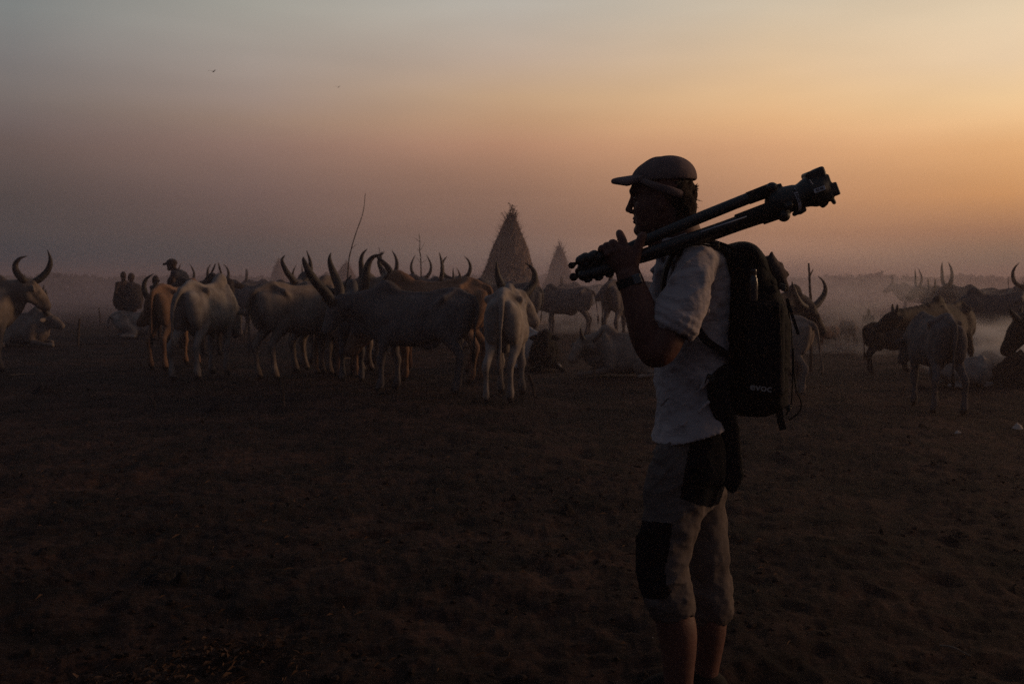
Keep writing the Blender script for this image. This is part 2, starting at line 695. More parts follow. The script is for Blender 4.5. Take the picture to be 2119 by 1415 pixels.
HORN = mat('horn', (0.012, 0.009, 0.009), 0.65, (0.040, 0.024, 0.019), 5.0, 0.3, 30, spec=0.4, contrast=(0.4, 0.75))
EYE = mat('dark_eye', (0.008, 0.006, 0.006), 0.15, spec=0.6)
HOOF = mat('hoof_keratin', (0.02, 0.016, 0.014), 0.6)
HAIR = {'pale': mat('pale_tail_hair', (0.20, 0.16, 0.14), 0.8, (0.10, 0.08, 0.07), 30, stretch=(1, 1, 0.1)),
        'dark': mat('dark_tail_hair', (0.02, 0.016, 0.015), 0.8)}

HORNS = {  # (outwards, up, forward, radius), metres from the poll
    'lyre': [(.06, .02, 0, .048), (.15, .07, -.02, .045), (.225, .19, -.04, .038), (.24, .34, -.04, .029), (.19, .49, -.01, .017), (.13, .60, .02, .004)],
    'crescent': [(.06, .02, 0, .052), (.17, .04, -.01, .052), (.28, .13, -.02, .046), (.32, .29, -.02, .036), (.28, .43, 0, .022), (.19, .53, .02, .004)],
    'tall': [(.07, .02, 0, .062), (.17, .13, -.02, .06), (.26, .33, -.05, .052), (.30, .55, -.06, .040), (.28, .74, -.03, .024), (.22, .90, .04, .004)],
    'vee': [(.05, .02, 0, .045), (.12, .10, -.01, .042), (.20, .24, -.02, .034), (.24, .40, -.02, .022), (.235, .52, 0, .004)],
    'small': [(.06, .01, 0, .035), (.12, .04, 0, .03), (.16, .10, .02, .02), (.16, .17, .03, .004)],
    'stub': [(.055, .02, 0, .032), (.075, .07, 0, .026), (.08, .13, 0, .012)],
}


def unit(v):
    v = np.array(v, float)
    return v / np.linalg.norm(v)


def head_frame(yaw, pitch, roll=0.0):
    y, p = R(yaw), R(pitch)
    f = np.array((math.cos(p) * math.cos(y), math.cos(p) * math.sin(y), math.sin(p)))
    s = np.array((-math.sin(y), math.cos(y), 0.0))
    u = np.cross(f, s)
    r = R(roll)
    s, u = s * math.cos(r) + u * math.sin(r), u * math.cos(r) - s * math.sin(r)
    return f, s, u


def cow_body(sc, poll, hd, legs, h=0.018, lying=False, thin=1.0, hump=1.0, dewlap=1.0, tail='down', udder=False):
    """One blended animal: trunk, hump, neck, head, ears, four legs, tail. x forwards, y left, z up."""
    Z = -0.585 if lying else 0.0
    P = np.array(poll, float)
    f, s, u = hd
    K = sc
    # trunk
    K.loft(0, [(-.76, 0, 1.17 + Z, .05, .07), (-.68, 0, 1.14 + Z, .13, .17), (-.56, 0, 1.10 + Z, .165, .26), (-.40, 0, 1.065 + Z, .205, .30),
               (-.20, 0, 1.01 + Z, .225 * thin, .335), (.02, 0, .975 + Z, .255 * thin, .36), (.24, 0, .975 + Z, .245 * thin, .36),
               (.44, 0, 1.0 + Z, .20, .35), (.60, 0, 1.01 + Z, .165, .30), (.72, 0, 1.03 + Z, .10, .20)], k=0.03, p=2.15, tilt=0.34)
    # spine, hips, pin bones, tail head
    K.chain([(-.72, 0, 1.30 + Z, .030), (-.52, 0, 1.372 + Z, .034), (-.34, 0, 1.362 + Z, .030), (-.1, 0, 1.322 + Z, .028), (.15, 0, 1.325 + Z, .030), (.42, 0, 1.35 + Z, .04)], k=0.05)
    for q in (-1, 1):
        K.cap((-.41, q * .20, 1.265 + Z), (-.34, q * .175, 1.215 + Z), .040, .04, k=0.075)
        K.cap((-.41, q * .19, 1.275 + Z), (-.50, q * .05, 1.365 + Z), .028, .030, k=0.06)
        K.cap((-.73, q * .085, 1.205 + Z), (-.62, q * .10, 1.20 + Z), .038, .05, k=0.05)
        K.ell((-.23, q * .292 * thin, 1.08 + Z), (.15, .05, .13), k=0.08, sub=True)     # hollow flank
        K.ell((-.57, q * .195, 1.23 + Z), (.11, .045, .08), k=0.06, sub=True)
        K.cap((.50, q * .10, 1.33 + Z), (.38, q * .195, 1.02 + Z), .035, .05, k=0.07)      # shoulder blade
    if hump:
        K.chain([(.30, 0, 1.33 + Z, .04), (.40, 0, 1.39 + Z, .065 * hump), (.47, 0, 1.43 + Z + .03 * (hump - 1), .06 * hump), (.53, 0, 1.37 + Z, .07)], k=0.06, flat=((0, 1, 0), 0.8))
    K.cap((.55, 0, .80 + Z), (.66, 0, .90 + Z), .10, .09, k=0.08)                       # brisket
    # legs
    if not lying:
        for i, q in enumerate((1, -1)):
            dx, dy = legs[i]                                   # hind
            yy = q * .15
            K.chain([(-.50, q * .12, 1.10, .155), (-.47, q * .14, .95, .140), (-.40 + dx * .3, q * .155, .80, .098)], k=0.05, flat=((0, 1, 0), 0.62))
            K.chain([(-.69, q * .09, 1.16, .07), (-.665, q * .115, .98, .075), (-.61 + dx * .4, q * .135, .78, .055)], k=0.06)
            K.chain([(-.42 + dx * .3, yy, .82, .10), (-.52 + dx * .5, yy, .68, .070), (-.63 + dx * .8, yy + dy * .5, .535, .043),
                     (-.655 + dx, yy + dy, .46, .042), (-.635 + dx, yy + dy, .34, .027), (-.62 + dx, yy + dy, .20, .027), (-.61 + dx, yy + dy, .12, .036),
                     (-.585 + dx, yy + dy, .065, .034)], k=0.035, flat=((0, 1, 0), 0.85))
            K.cap((-.68 + dx, yy + dy, .50), (-.60 + dx * .8, yy + dy * .7, .66), .020, .020, k=0.03)      # hock tendon
            K.cap((-.565 + dx, yy + dy, .035), (-.585 + dx, yy + dy, .09), .046, .032, k=0.015)
            dx, dy = legs[2 + i]                               # front
            K.chain([(.47, q * .13, 1.12, .125), (.46, q * .145, .98, .115), (.42, q * .15, .82, .085)], k=0.06, flat=((0, 1, 0), 0.62))
            K.chain([(.42, q * .145, .82, .082), (.43 + dx * .3, q * .14 + dy * .3, .66, .055), (.445 + dx * .7, q * .135 + dy * .7, .50, .040),
                     (.45 + dx, q * .135 + dy, .43, .043), (.445 + dx, q * .135 + dy, .34, .028), (.445 + dx, q * .135 + dy, .20, .027),
                     (.45 + dx, q * .135 + dy, .12, .036), (.475 + dx, q * .135 + dy, .065, .034)], k=0.035)
            K.cap((.495 + dx, q * .135 + dy, .035), (.475 + dx, q * .135 + dy, .09), .046, .032, k=0.015)
    else:
        for q in (1, -1):
            o = .10 if q * legs[0][0] > 0 else 0.0
            K.chain([(-.50, q * .14, .50, .18), (-.36, q * .24, .34, .15), (-.18 , q * .31, .20, .10), (-.12, q * .33, .12, .07)], k=0.07, flat=((0, 1, 0), 0.7))
            K.chain([(-.14, q * .33, .12, .065), (-.34, q * .36, .09, .05), (-.50, q * .38, .06, .04), (-.36, q * (.40 + o), .045, .028), (-.18, q * (.42 + o), .04, .032), (-.10, q * (.43 + o), .035, .036)], k=0.03)
            K.chain([(.46, q * .14, .50, .13), (.42, q * .19, .30, .10), (.40, q * .20, .15, .075)], k=0.06)
            if q * legs[0][1] > 0:      # one foreleg stretched out in front
                K.chain([(.42, q * .19, .13, .065), (.62, q * .20, .09, .045), (.80, q * .20, .06, .032), (.92, q * .20, .045, .034), (.98, q * .20, .035, .035)], k=0.03)
            else:
                K.chain([(.42, q * .19, .13, .065), (.60, q * .19, .10, .045), (.72, q * .19, .08, .042), (.60, q * .22, .05, .028), (.48, q * .24, .04, .032)], k=0.03)
    # neck
    n0 = np.array((.56, 0, 1.14 + Z))
    e = P - u * .05 + f * .03
    mid = (n0 + e) / 2 + np.array((.05, 0, .02))
    K.chain([tuple(n0 + (-.08, 0, .0)) + (.20,), tuple(n0 * .55 + mid * .45) + (.165,), tuple(mid * .6 + e * .4) + (.125,), tuple(e) + (.10,)], k=0.07, flat=(s, 0.66))
    crest0 = np.array((.50, 0, 1.37 + Z))
    K.chain([tuple(crest0) + (.05,), tuple((crest0 + P) / 2 + (0, 0, -.01)) + (.042,), tuple(P + u * .01) + (.05,)], k=0.07)
    if dewlap:
        th = P - u * .17 + f * .14
        b0 = np.array((.62, 0, .74 + Z))
        for t in np.linspace(0, 1, 15):
            a = th * (1 - t) + b0 * t + np.array((0.03, 0, -.05)) * math.sin(math.pi * t) * dewlap
            bq = e * (1 - t) + n0 * t
            K.cap(a, a * .45 + bq * .55, .015, .05, k=0.035)
    # head
    K.chain([tuple(P + f * .02 - u * .02) + (.088,), tuple(P + f * .14 - u * .02) + (.100,), tuple(P + f * .27 - u * .022) + (.078,),
             tuple(P + f * .37 - u * .03) + (.062,), tuple(P + f * .43 - u * .04) + (.064,)], k=0.03, flat=(s, 0.86))
    K.chain([tuple(P + f * .06 - u * .13) + (.060,), tuple(P + f * .16 - u * .135) + (.058,), tuple(P + f * .30 - u * .11) + (.042,), tuple(P + f * .40 - u * .095) + (.036,)], k=0.04, flat=(s, 0.8))
    K.cap(P - s * .06 + u * .035, P + s * .06 + u * .035, .036, .036, k=0.04)
    for q in (-1, 1):
        K.ell(P + f * .165 + s * q * .075 + u * .02, (.034, .034, .030), k=0.03)
        K.ell(P + f * .445 + s * q * .034 - u * .018, (.022, .022, .018), k=0.02)
        eb = P + f * .045 + s * q * .085 - u * .035
        et = eb + s * q * .21 - u * .035 + np.array((0, 0, -.02)) - f * .02
        K.chain([tuple(eb) + (.026,), tuple(eb * .6 + et * .4) + (.048,), tuple(eb * .3 + et * .7) + (.044,), tuple(et) + (.014,)], k=0.012, flat=(unit(u * .9 + f * .5), 0.42))
    # tail
    if not lying:
        if tail == 'down':
            tp = [(-.72, 0, 1.30, .036), (-.79, 0, 1.26, .032), (-.82, .0, 1.12, .025), (-.80, .01, .92, .019), (-.785, .015, .72, .015), (-.78, .02, .58, .013)]
        elif tail == 'left':
            tp = [(-.72, 0, 1.30, .036), (-.80, .02, 1.25, .032), (-.83, .08, 1.10, .025), (-.81, .12, .90, .019), (-.78, .14, .70, .015), (-.77, .15, .56, .013)]
        else:
            tp = [(-.72, 0, 1.30, .036), (-.80, -.02, 1.25, .032), (-.85, -.05, 1.10, .025), (-.88, -.06, .90, .019), (-.90, -.05, .70, .015), (-.93, -.04, .56, .013)]
    else:
        tp = [(-.72, 0, .71, .036), (-.80, .03, .62, .03), (-.84, .08, .42, .022), (-.82, .14, .2, .016), (-.76, .2, .05, .013)]
    K.chain(tp, k=0.02)
    if udder:
        K.ell((-.34, 0, .70 + Z), (.12, .10, .10), k=0.05)
    elif not lying:
        K.chain([(-.28, 0, .70, .05), (-.16, 0, .64, .035), (-.05, 0, .655, .03)], k=0.06)
    # ribs and loose skin
    z0 = Z

    def w(x, y, z):
        rib = np.exp(-((x - .08) / .24) ** 2) * np.exp(-((z - z0 - 1.02) / .22) ** 2) * 0.0068 * np.sin((x + 0.10 * (z - z0)) * 2 * math.pi / .075)
        return rib * np.clip(np.abs(y) * 8 - .8, 0, 1) + 0.008 * fbm(x * 6, y * 6, z * 6, 3, 5)
    K.warp(w)
    return tp[-1]


def horn_mesh(name, side, P, hf, kind, size, parent, seg, pitch=0.0, roll=0.0, pts=None):
    f, s, u = hf
    yaw = math.atan2(f[1], f[0])
    fh = np.array((math.cos(yaw), math.sin(yaw), 0.0))
    up = np.array((0, 0, 1.0))
    a = R(pitch)
    upp = up * math.cos(a) + fh * math.sin(a)
    fp = fh * math.cos(a) - up * math.sin(a)
    sh = np.array((-math.sin(yaw), math.cos(yaw), 0.0))
    r = R(roll)
    sh, upp = sh * math.cos(r) + upp * math.sin(r), upp * math.cos(r) - sh * math.sin(r)
    Q = []
    for (o, up_, fw, rad_) in (pts or HORNS[kind]):
        c = P + side * sh * o * size + upp * (up_ * size + .02) + fp * fw * size
        Q.append(tuple(c) + (rad_ * (0.35 + 0.65 * size),))
    Q[0] = tuple(np.array(Q[0][:3])) + (Q[0][3],)
    V, F = tube(Q, seg=seg, n=6)
    return mesh_obj('horn', V, F, HORN, parent)


def make_cow(label, hide, poll=(1.02, 0, 1.34), yaw=0, pitch=-50, roll=0, horns='lyre', hsize=1.0, hpitch=0, hroll=0, legs=None, h=0.018,
             lying=False, name='longhorn_cow', cat='cow', group=None, hornpts=None, eyes=True, tuft='pale', **kw):
    legs = legs or ((.03, 0), (-.05, 0), (.02, 0), (-.06, 0))
    hf = head_frame(yaw, pitch, roll)
    P = np.array(poll, float)
    lo = np.minimum(np.array((-1.05, -.52, -.06)), P - .62)
    hi = np.maximum(np.array((1.05, .52, 1.62 if not lying else 1.05)), P + .62)
    lo[2] = -.06
    if lying:
        lo[1], hi[1] = min(lo[1], -.62), max(hi[1], .62)
    hi[2] = max(1.60 if not lying else 1.02, P[2] + .22)
    sc = Sculpt(lo, hi, h)
    tp = cow_body(sc, P, hf, legs, lying=lying, h=h, **kw)
    V, F = sc.mesh()
    root = empty(name)
    tag(root, label, cat, group)
    # hooves share the body mesh with their own material
    cz = V[F].mean(1)
    mi = ((cz[:, 2] < 0.06) & (not lying)).astype(int)
    mesh_obj('body', V, F, None, root, mats=[HIDE[hide], HOOF], midx=mi)
    if horns:
        for sd in (1, -1):
            horn_mesh('horn', sd, P, hf, horns, hsize, root, 12 if h < .025 else 8, hpitch, hroll, hornpts[0 if sd == 1 else 1] if hornpts else None)
    if eyes and h < .025:
        for sd in (1, -1):
            c = P + hf[0] * .17 + hf[1] * sd * .088 + hf[2] * .02
            eV, eF = tube([tuple(c - hf[1] * .016 * sd) + (.004,), tuple(c - hf[1] * .01 * sd) + (.014,), tuple(c) + (.017,), tuple(c + hf[1] * .009 * sd) + (.012,), tuple(c + hf[1] * .013 * sd) + (.002,)], seg=10, n=2)
            mesh_obj('eye', eV, eF, EYE, root)
    if h < .025 and not lying:
        tv, tf = [], []
        mb = MB()
        rg = random.Random(int(abs(tp[0]) * 1000) + len(label))
        for i in range(26):
            a = rg.uniform(0, 6.28)
            rr = rg.uniform(.004, .02)
            q = [(tp[0] + math.cos(a) * rr * .3, tp[1] + math.sin(a) * rr * .3, tp[2] + .05, .006), (tp[0] + math.cos(a) * rr * 1.4, tp[1] + math.sin(a) * rr * 1.4, tp[2] - .08, .007),
                 (tp[0] + math.cos(a) * rr * .8, tp[1] + math.sin(a) * rr * .8, tp[2] - rg.uniform(.16, .24), .001)]
            mb.tube(q, seg=5, n=3)
        mb.build('tail_tuft', HAIR[tuft], root, smooth=True)
    return root




def marked_hide():
    """White flanks and hindquarters, black forehand: markings of the animal itself."""
    m = mat('black_forehand_white_flank', (0.006, 0.005, 0.006), 0.85, bump=.3, spec=.1, bscale=60)
    nt = m.node_tree
    b = nt.nodes['Principled BSDF']
    t = nt.nodes.new('ShaderNodeTexCoord')
    x = nt.nodes.new('ShaderNodeSeparateXYZ')
    n = nt.nodes.new('ShaderNodeTexNoise')
    n.inputs['Scale'].default_value = 3
    nt.links.new(t.outputs['Object'], x.inputs[0])
    nt.links.new(t.outputs['Object'], n.inputs['Vector'])
    a = nt.nodes.new('ShaderNodeMath')
    a.operation = 'MULTIPLY_ADD'
    a.inputs[1].default_value = 0.8
    nt.links.new(n.outputs[0], a.inputs[0])
    nt.links.new(x.outputs[0], a.inputs[2])
    r = nt.nodes.new('ShaderNodeValToRGB')
    r.color_ramp.elements[0].position, r.color_ramp.elements[1].position = .60, .62
    r.color_ramp.elements[0].color = (0.33, 0.29, 0.27, 1)
    r.color_ramp.elements[1].color = (0.006, 0.005, 0.006, 1)
    nt.links.new(a.outputs[0], r.inputs[0])
    nt.links.new(r.outputs[0], b.inputs['Base Color'])
    return m


HIDE['marked'] = marked_hide()


def place(o, px, Y, heading, s=1.0):
    x = (px - CX) / F_PX * Y
    o.location = (x, Y, gz(x, Y) + 0.003)
    o.rotation_euler = (0, 0, R(heading))
    o.scale = (s, s, s)
    return o


def cow_at(label, hide, px, Y, heading, s=1.0, head=None, traced=None, **kw):
    """Stands an animal at distance Y under column px. head = (px, py, distance) of the poll; traced = horn curves
    (px, py, distance, radius), so the horns have their own place in depth."""
    x = (px - CX) / F_PX * Y
    org = np.array((x, Y, gz(x, Y) + 0.003))
    a = R(heading)
    Rt = np.array(((math.cos(a), math.sin(a), 0), (-math.sin(a), math.cos(a), 0), (0, 0, 1)))   # world -> local
    loc = lambda p: Rt @ (np.array(p) - org) / s
    if head:
        kw['poll'] = tuple(loc(put(*head)))
    if traced:
        kw['horns'] = None
    o = make_cow(label, hide, **kw)
    for hp in traced or ():
        Q = [tuple(loc(put(p[0], p[1], p[2]))) + (p[3] / s * 1.14,) for p in hp]
        V, F = tube(Q, seg=14, n=6)
        mesh_obj('horn', V, F, HORN, o)
    return place(o, px, Y, heading, s)
# ---------------------------------------------------------------- the herd
G = 'longhorn cattle of the camp'
LD = ((1, -1), (0, 0), (0, 0), (0, 0))      # lying, one foreleg out on the right
LU = ((1, 1), (0, 0), (0, 0), (0, 0))

# --- near row, left to right
cow_at('cream cow cut off by the left edge, crescent horns, head turned right', 'cream', -62, 15.6, 62, 1.02, head=(64, 588, 16.1), yaw=-22, pitch=-52,
       traced=([(58, 584, 16.1, .05), (46, 577, 16.0, .052), (34, 562, 16.0, .047), (32, 547, 16.0, .037), (41, 535, 16.0, .022), (56, 530, 16.05, .005)],
               [(68, 585, 16.1, .05), (82, 577, 16.15, .05), (97, 562, 16.2, .045), (104, 545, 16.2, .035), (103, 531, 16.2, .02), (98, 517, 16.2, .004)]),
       tail='down', group=G)
cow_at('pale cow lying beyond the cropped cow at the left edge, head low, one horn up', 'cream', 38, 22.3, -6, .95, head=(99, 655, 22.2), yaw=-4, pitch=-26,
       traced=([(97, 652, 22.0, .055), (90, 635, 21.9, .052), (87, 615, 21.9, .042), (89, 600, 21.9, .024), (91, 590, 21.9, .004)],
               [(100, 652, 22.4, .055), (97, 636, 22.6, .05), (96, 618, 22.7, .04), (95, 606, 22.7, .022), (94, 598, 22.7, .004)]),
       lying=True, legs=LD, h=.022, group=G)
cow_at('white cow lying down in front of the two people wrapped in one cloth', 'white', 283, 26.5, 28, .84, poll=(.98, -.05, .68), yaw=10, pitch=-50,
       horns=None, lying=True, legs=LU, h=.022, group=G)
cow_at('red-brown cow seen from behind, left of the white cow with bony hips', 'tan', 368, 17.0, 78, 1.0, head=(322, 628, 17.3), yaw=112, pitch=-48,
       traced=([(314, 624, 17.25, .05), (302, 610, 17.2, .046), (298, 592, 17.2, .037), (303, 577, 17.2, .024), (318, 566, 17.2, .004)],
               [(322, 624, 17.5, .05), (318, 606, 17.7, .046), (320, 592, 17.7, .034), (326, 583, 17.7, .02), (332, 580, 17.7, .004)]),
       tuft='dark', group=G, legs=((.05, .02), (-.08, -.02), (.02, 0), (-.05, 0)))
cow_at('white cow with bony hips walking away, in front of the dark brown hornless cow', 'white', 427, 14.8, 82, 1.01, poll=(.98, .02, .98), yaw=10, pitch=-66,
       horns=None, thin=.95, hump=1.1, tail='left', udder=True, group=G, legs=((-.06, .05), (.05, .02), (.02, 0), (-.1, -.02)))
cow_at('dark brown hornless cow looking down behind the walking white cow', 'dark', 408, 19.6, -38, 1.05, head=(472, 584, 18.9), yaw=-26, pitch=-58,
       horns=None, tuft='dark', group=G)
cow_at('cream cow seen from behind, belly and udder in view, left of the grey cow', 'cream', 621, 15.1, 47, 1.02, poll=(1.0, .12, .98), yaw=10, pitch=-55,
       horns=None, thin=1.04, udder=True, tail='left', group=G, legs=((-.02, .0), (.08, .02), (.04, 0), (-.02, 0)))
cow_at('ash-grey cow side on, head lowered, tall forked horns, in front of the brown cows', 'ash', 866, 12.55, 167, .93, head=(700, 624, 12.8), yaw=44, pitch=-62,
       traced=([(688, 628, 12.7, .060), (672, 604, 12.65, .058), (654, 584, 12.6, .052), (638, 560, 12.55, .040), (629, 540, 12.55, .024), (628, 531, 12.55, .004)],
               [(703, 622, 12.9, .058), (702, 596, 12.95, .055), (692, 570, 13.0, .046), (684, 548, 13.0, .033), (682, 533, 13.0, .018), (685, 523, 13.0, .004)]),
       tuft='dark', group=G, legs=((.0, .02), (.12, 0), (.04, .0), (-.10, 0)))
cow_at('grey cow behind the ash-grey cow, two tall horns curving over to the right', 'charcoal', 722, 14.9, -75, .98, head=(734, 628, 14.2), yaw=0, pitch=-66,
       traced=([(718, 629, 14.1, .045), (736, 620, 14.1, .062), (751, 602, 14.1, .060), (757, 575, 14.1, .054), (761, 549, 14.1, .042), (772, 532, 14.1, .026), (794, 525, 14.1, .004)],
               [(740, 612, 14.5, .05), (750, 590, 14.6, .05), (749, 560, 14.7, .042), (747, 540, 14.7, .030), (751, 525, 14.7, .018), (760, 515, 14.7, .004)]),
       group=G)
cow_at('cow behind the tall curved horns, a short dark horn tip beside them', 'tan', 700, 15.4, -60, .93, head=(705, 610, 14.9), yaw=0, pitch=-60,
       traced=([(700, 604, 14.8, .04), (712, 594, 14.8, .04), (721, 580, 14.8, .028), (727, 569, 14.8, .004)],
               [(698, 604, 15, .04), (685, 601, 15, .036), (678, 594, 15, .022), (676, 588, 15, .004)]),
       group=G)
cow_at('pale cow standing behind the cream cow, facing left, only back and horns in view', 'ash', 692, 17.3, 177, 1.06, head=(614, 590, 17.0), yaw=62, pitch=-50,
       traced=([(610, 585, 16.9, .05), (602, 574, 16.85, .047), (593, 562, 16.8, .040), (585, 545, 16.8, .030), (584, 536, 16.8, .020), (590, 528, 16.8, .004)],
               [(624, 586, 17.1, .05), (636, 574, 17.2, .046), (642, 560, 17.2, .040), (642, 543, 17.2, .028), (639, 531, 17.2, .017), (634, 518, 17.2, .004)]),
       hump=1.2, group=G)
cow_at('humped grey cow with its head level, behind the curved horns of the grey cow', 'cream', 700, 16.2, -4, 1.03, head=(802, 578, 16.2), yaw=-8, pitch=-28,
       traced=([(799, 576, 16.1, .046), (808, 566, 16.0, .047), (803, 554, 16.0, .042), (792, 542, 16.0, .032), (783, 534, 16.0, .019), (777, 529, 16.0, .004)],
               [(800, 576, 16.3, .046), (797, 566, 16.6, .04), (787, 553, 16.7, .033), (784, 540, 16.7, .025), (788, 528, 16.7, .015), (795, 521, 16.7, .004)]),
       hump=1.5, group=G)
cow_at('red-brown humped cow facing left, farthest of the brown backs behind the ash-grey cow', 'brown', 897, 15.9, 181, 1.02, poll=(1.0, .25, 1.05), yaw=40, pitch=-60,
       horns=None, hump=1.3, tuft='dark', group=G)
cow_at('tan cow whose rump shows between the ash-grey cow and the white cow seen from behind', 'tan', 893, 14.1, 173, 1.05, poll=(.95, .0, .80), yaw=20, pitch=-60,
       horns=None, tuft='dark', group=G)
cow_at('thin white cow seen from behind in front of the big hut, head turned right', 'white', 1048, 12.0, 86, .935, head=(1074, 614, 12.75), yaw=-62, pitch=-50,
       traced=([(1066, 612, 12.75, .054), (1052, 605, 12.7, .054), (1039, 593, 12.65, .048), (1031, 575, 12.65, .037), (1028, 556, 12.65, .022), (1028, 540, 12.65, .004)],
               [(1080, 613, 12.8, .054), (1090, 604, 12.85, .053), (1102, 589, 12.9, .046), (1107, 572, 12.9, .035), (1101, 555, 12.9, .022), (1087, 544, 12.9, .004)]),
       thin=1.05, hump=.5, tail='down', group=G, legs=((-.05, .05), (.06, .06), (.04, -.02), (-.06, -.04)), h=.015)
cow_at('black and white calf lying and facing the camera, ears spread, beside the thin white cow', 'marked', 1112, 16.5, -72, .80, head=(1128, 692, 15.8), yaw=-14, pitch=-60,
       horns=None, lying=True, legs=LU, cat='calf', name='calf', dewlap=.4, hump=0)
cow_at('brown cow lying down beside the photographer, short horns, pale forehead', 'cream', 1308, 14.6, 176, .80, poll=(.92, .10, .62), yaw=50, pitch=-40,
       traced=([(1208, 704, 14.2, .03), (1204, 696, 14.2, .026), (1202, 686, 14.2, .018), (1202, 677, 14.2, .004)],
               [(1226, 706, 14.4, .03), (1236, 698, 14.4, .026), (1244, 690, 14.4, .018), (1250, 681, 14.4, .004)]),
       lying=True, legs=LU, tuft='dark', group=G)

# --- behind, middle
cow_at('pale cow side on in the smoke between the two huts, facing left, head hidden', 'ash', 1172, 27.0, 178, .93, poll=(.98, .30, 1.05), yaw=45, pitch=-62,
       horns=None, h=.022, tail='out', group=G)
cow_at('grey cow seen from behind in the smoke, tail hanging, left of the photographer', 'ash', 1286, 24.0, 62, 1.06, poll=(1.0, -.2, 1.15), yaw=-10, pitch=-55,
       horns=None, h=.022, tail='left', tuft='dark', group=G)
cow_at('grey cow in the smoke seen through the bent arm of the photographer', 'ash', 1352, 25.0, 168, 1.08, poll=(1.02, 0, 1.30), yaw=0, pitch=-45,
       horns='lyre', hsize=.8, h=.022, group=G)

# --- right of the photographer
cow_at('dark cow with spread lyre horns looking away right of the backpack', 'dark', 1600, 14.8, 30, .92, head=(1674, 640, 14.9), yaw=-18, pitch=-52,
       traced=([(1668, 637, 14.8, .046), (1657, 630, 14.75, .045), (1648, 615, 14.7, .038), (1643, 600, 14.7, .028), (1640, 590, 14.7, .016), (1639, 581, 14.7, .004)],
               [(1681, 637, 15, .046), (1692, 628, 15.05, .045), (1704, 612, 15.1, .038), (1708, 597, 15.1, .028), (1704, 583, 15.1, .016), (1693, 571, 15.1, .004)]),
       group=G, tuft='dark')
cow_at('small tan cow whose rump and tail show behind the backpack', 'cream', 1592, 12.9, 150, .71, poll=(1.0, 0, 1.2), yaw=0, pitch=-50, horns='small', tail='out', tuft='pale', group=G,
       legs=((-.03, 0), (.1, 0), (.0, 0), (-.0, 0)))
cow_at('dark young bull with stubby horn and big hump, head stretched left behind the grey heifer', 'dark', 1964, 14.7, 222, .78, head=(1852, 650, 13.9), yaw=-38, pitch=-34,
       horns='stub', hsize=1.2, hump=1.2, tuft='dark', name='young_bull', cat='bull')
cow_at('grey heifer seen from behind on the right, half turned to the left', 'ash', 1934, 11.4, 86, .78, poll=(.95, .05, 1.0), yaw=15, pitch=-55,
       horns=None, tuft='dark', hump=0, h=.016, tail='down', cat='heifer', name='heifer',
       legs=((.05, .05), (-.05, -.03), (.02, 0), (-.06, 0)))
cow_at('small dark calf standing under the head of the young bull, rump to the left', 'dark', 1843, 15.7, 8, .56, poll=(.92, -.1, .95), yaw=-20, pitch=-55,
       horns=None, tuft='dark', hump=0, dewlap=.3, udder=True, cat='calf', name='calf')
cow_at('white calf lying behind the legs of the grey heifer', 'white', 1992, 13.3, -2, .50, poll=(.62, .40, .58), yaw=120, pitch=-50, horns=None, lying=True, legs=LU, hump=0,
       dewlap=.3, cat='calf', name='calf')
cow_at('dark horned cow whose lowered head enters from the right edge', 'dark', 2262, 11.6, 176, .88, head=(2112, 668, 11.5), yaw=12, pitch=-54,
       traced=([(2108, 662, 11.4, .034), (2100, 655, 11.4, .032), (2093, 646, 11.4, .022), (2090, 640, 11.4, .012), (2096, 638, 11.4, .003)],
               [(2114, 662, 11.7, .034), (2110, 650, 11.8, .03), (2112, 640, 11.8, .018), (2116, 634, 11.8, .003)]),
       tuft='dark', group=G)
cow_at('tiny pale calf facing the camera in the smoke between the pole and the dark calf', 'tan', 1755, 21.6, -86, .42, poll=(.78, 0, 1.12), yaw=0, pitch=-50,
       horns=None, hump=0, dewlap=.2, h=.03, cat='calf', name='calf')
cow_at('reddish calf standing beside the tether pole behind the cow with spread horns', 'brown', 1712, 21.0, 200, .36, poll=(.78, 0, 1.05), yaw=0, pitch=-55,
       horns=None, hump=0, dewlap=.2, h=.03, cat='calf', name='calf')
cow_at('shadowy cow in the smoke behind the grey heifer, facing left, head down', 'charcoal', 2062, 18.0, 176, .86, poll=(.98, .1, .95), yaw=10, pitch=-62,
       horns=None, h=.022, group=G, tuft='dark')

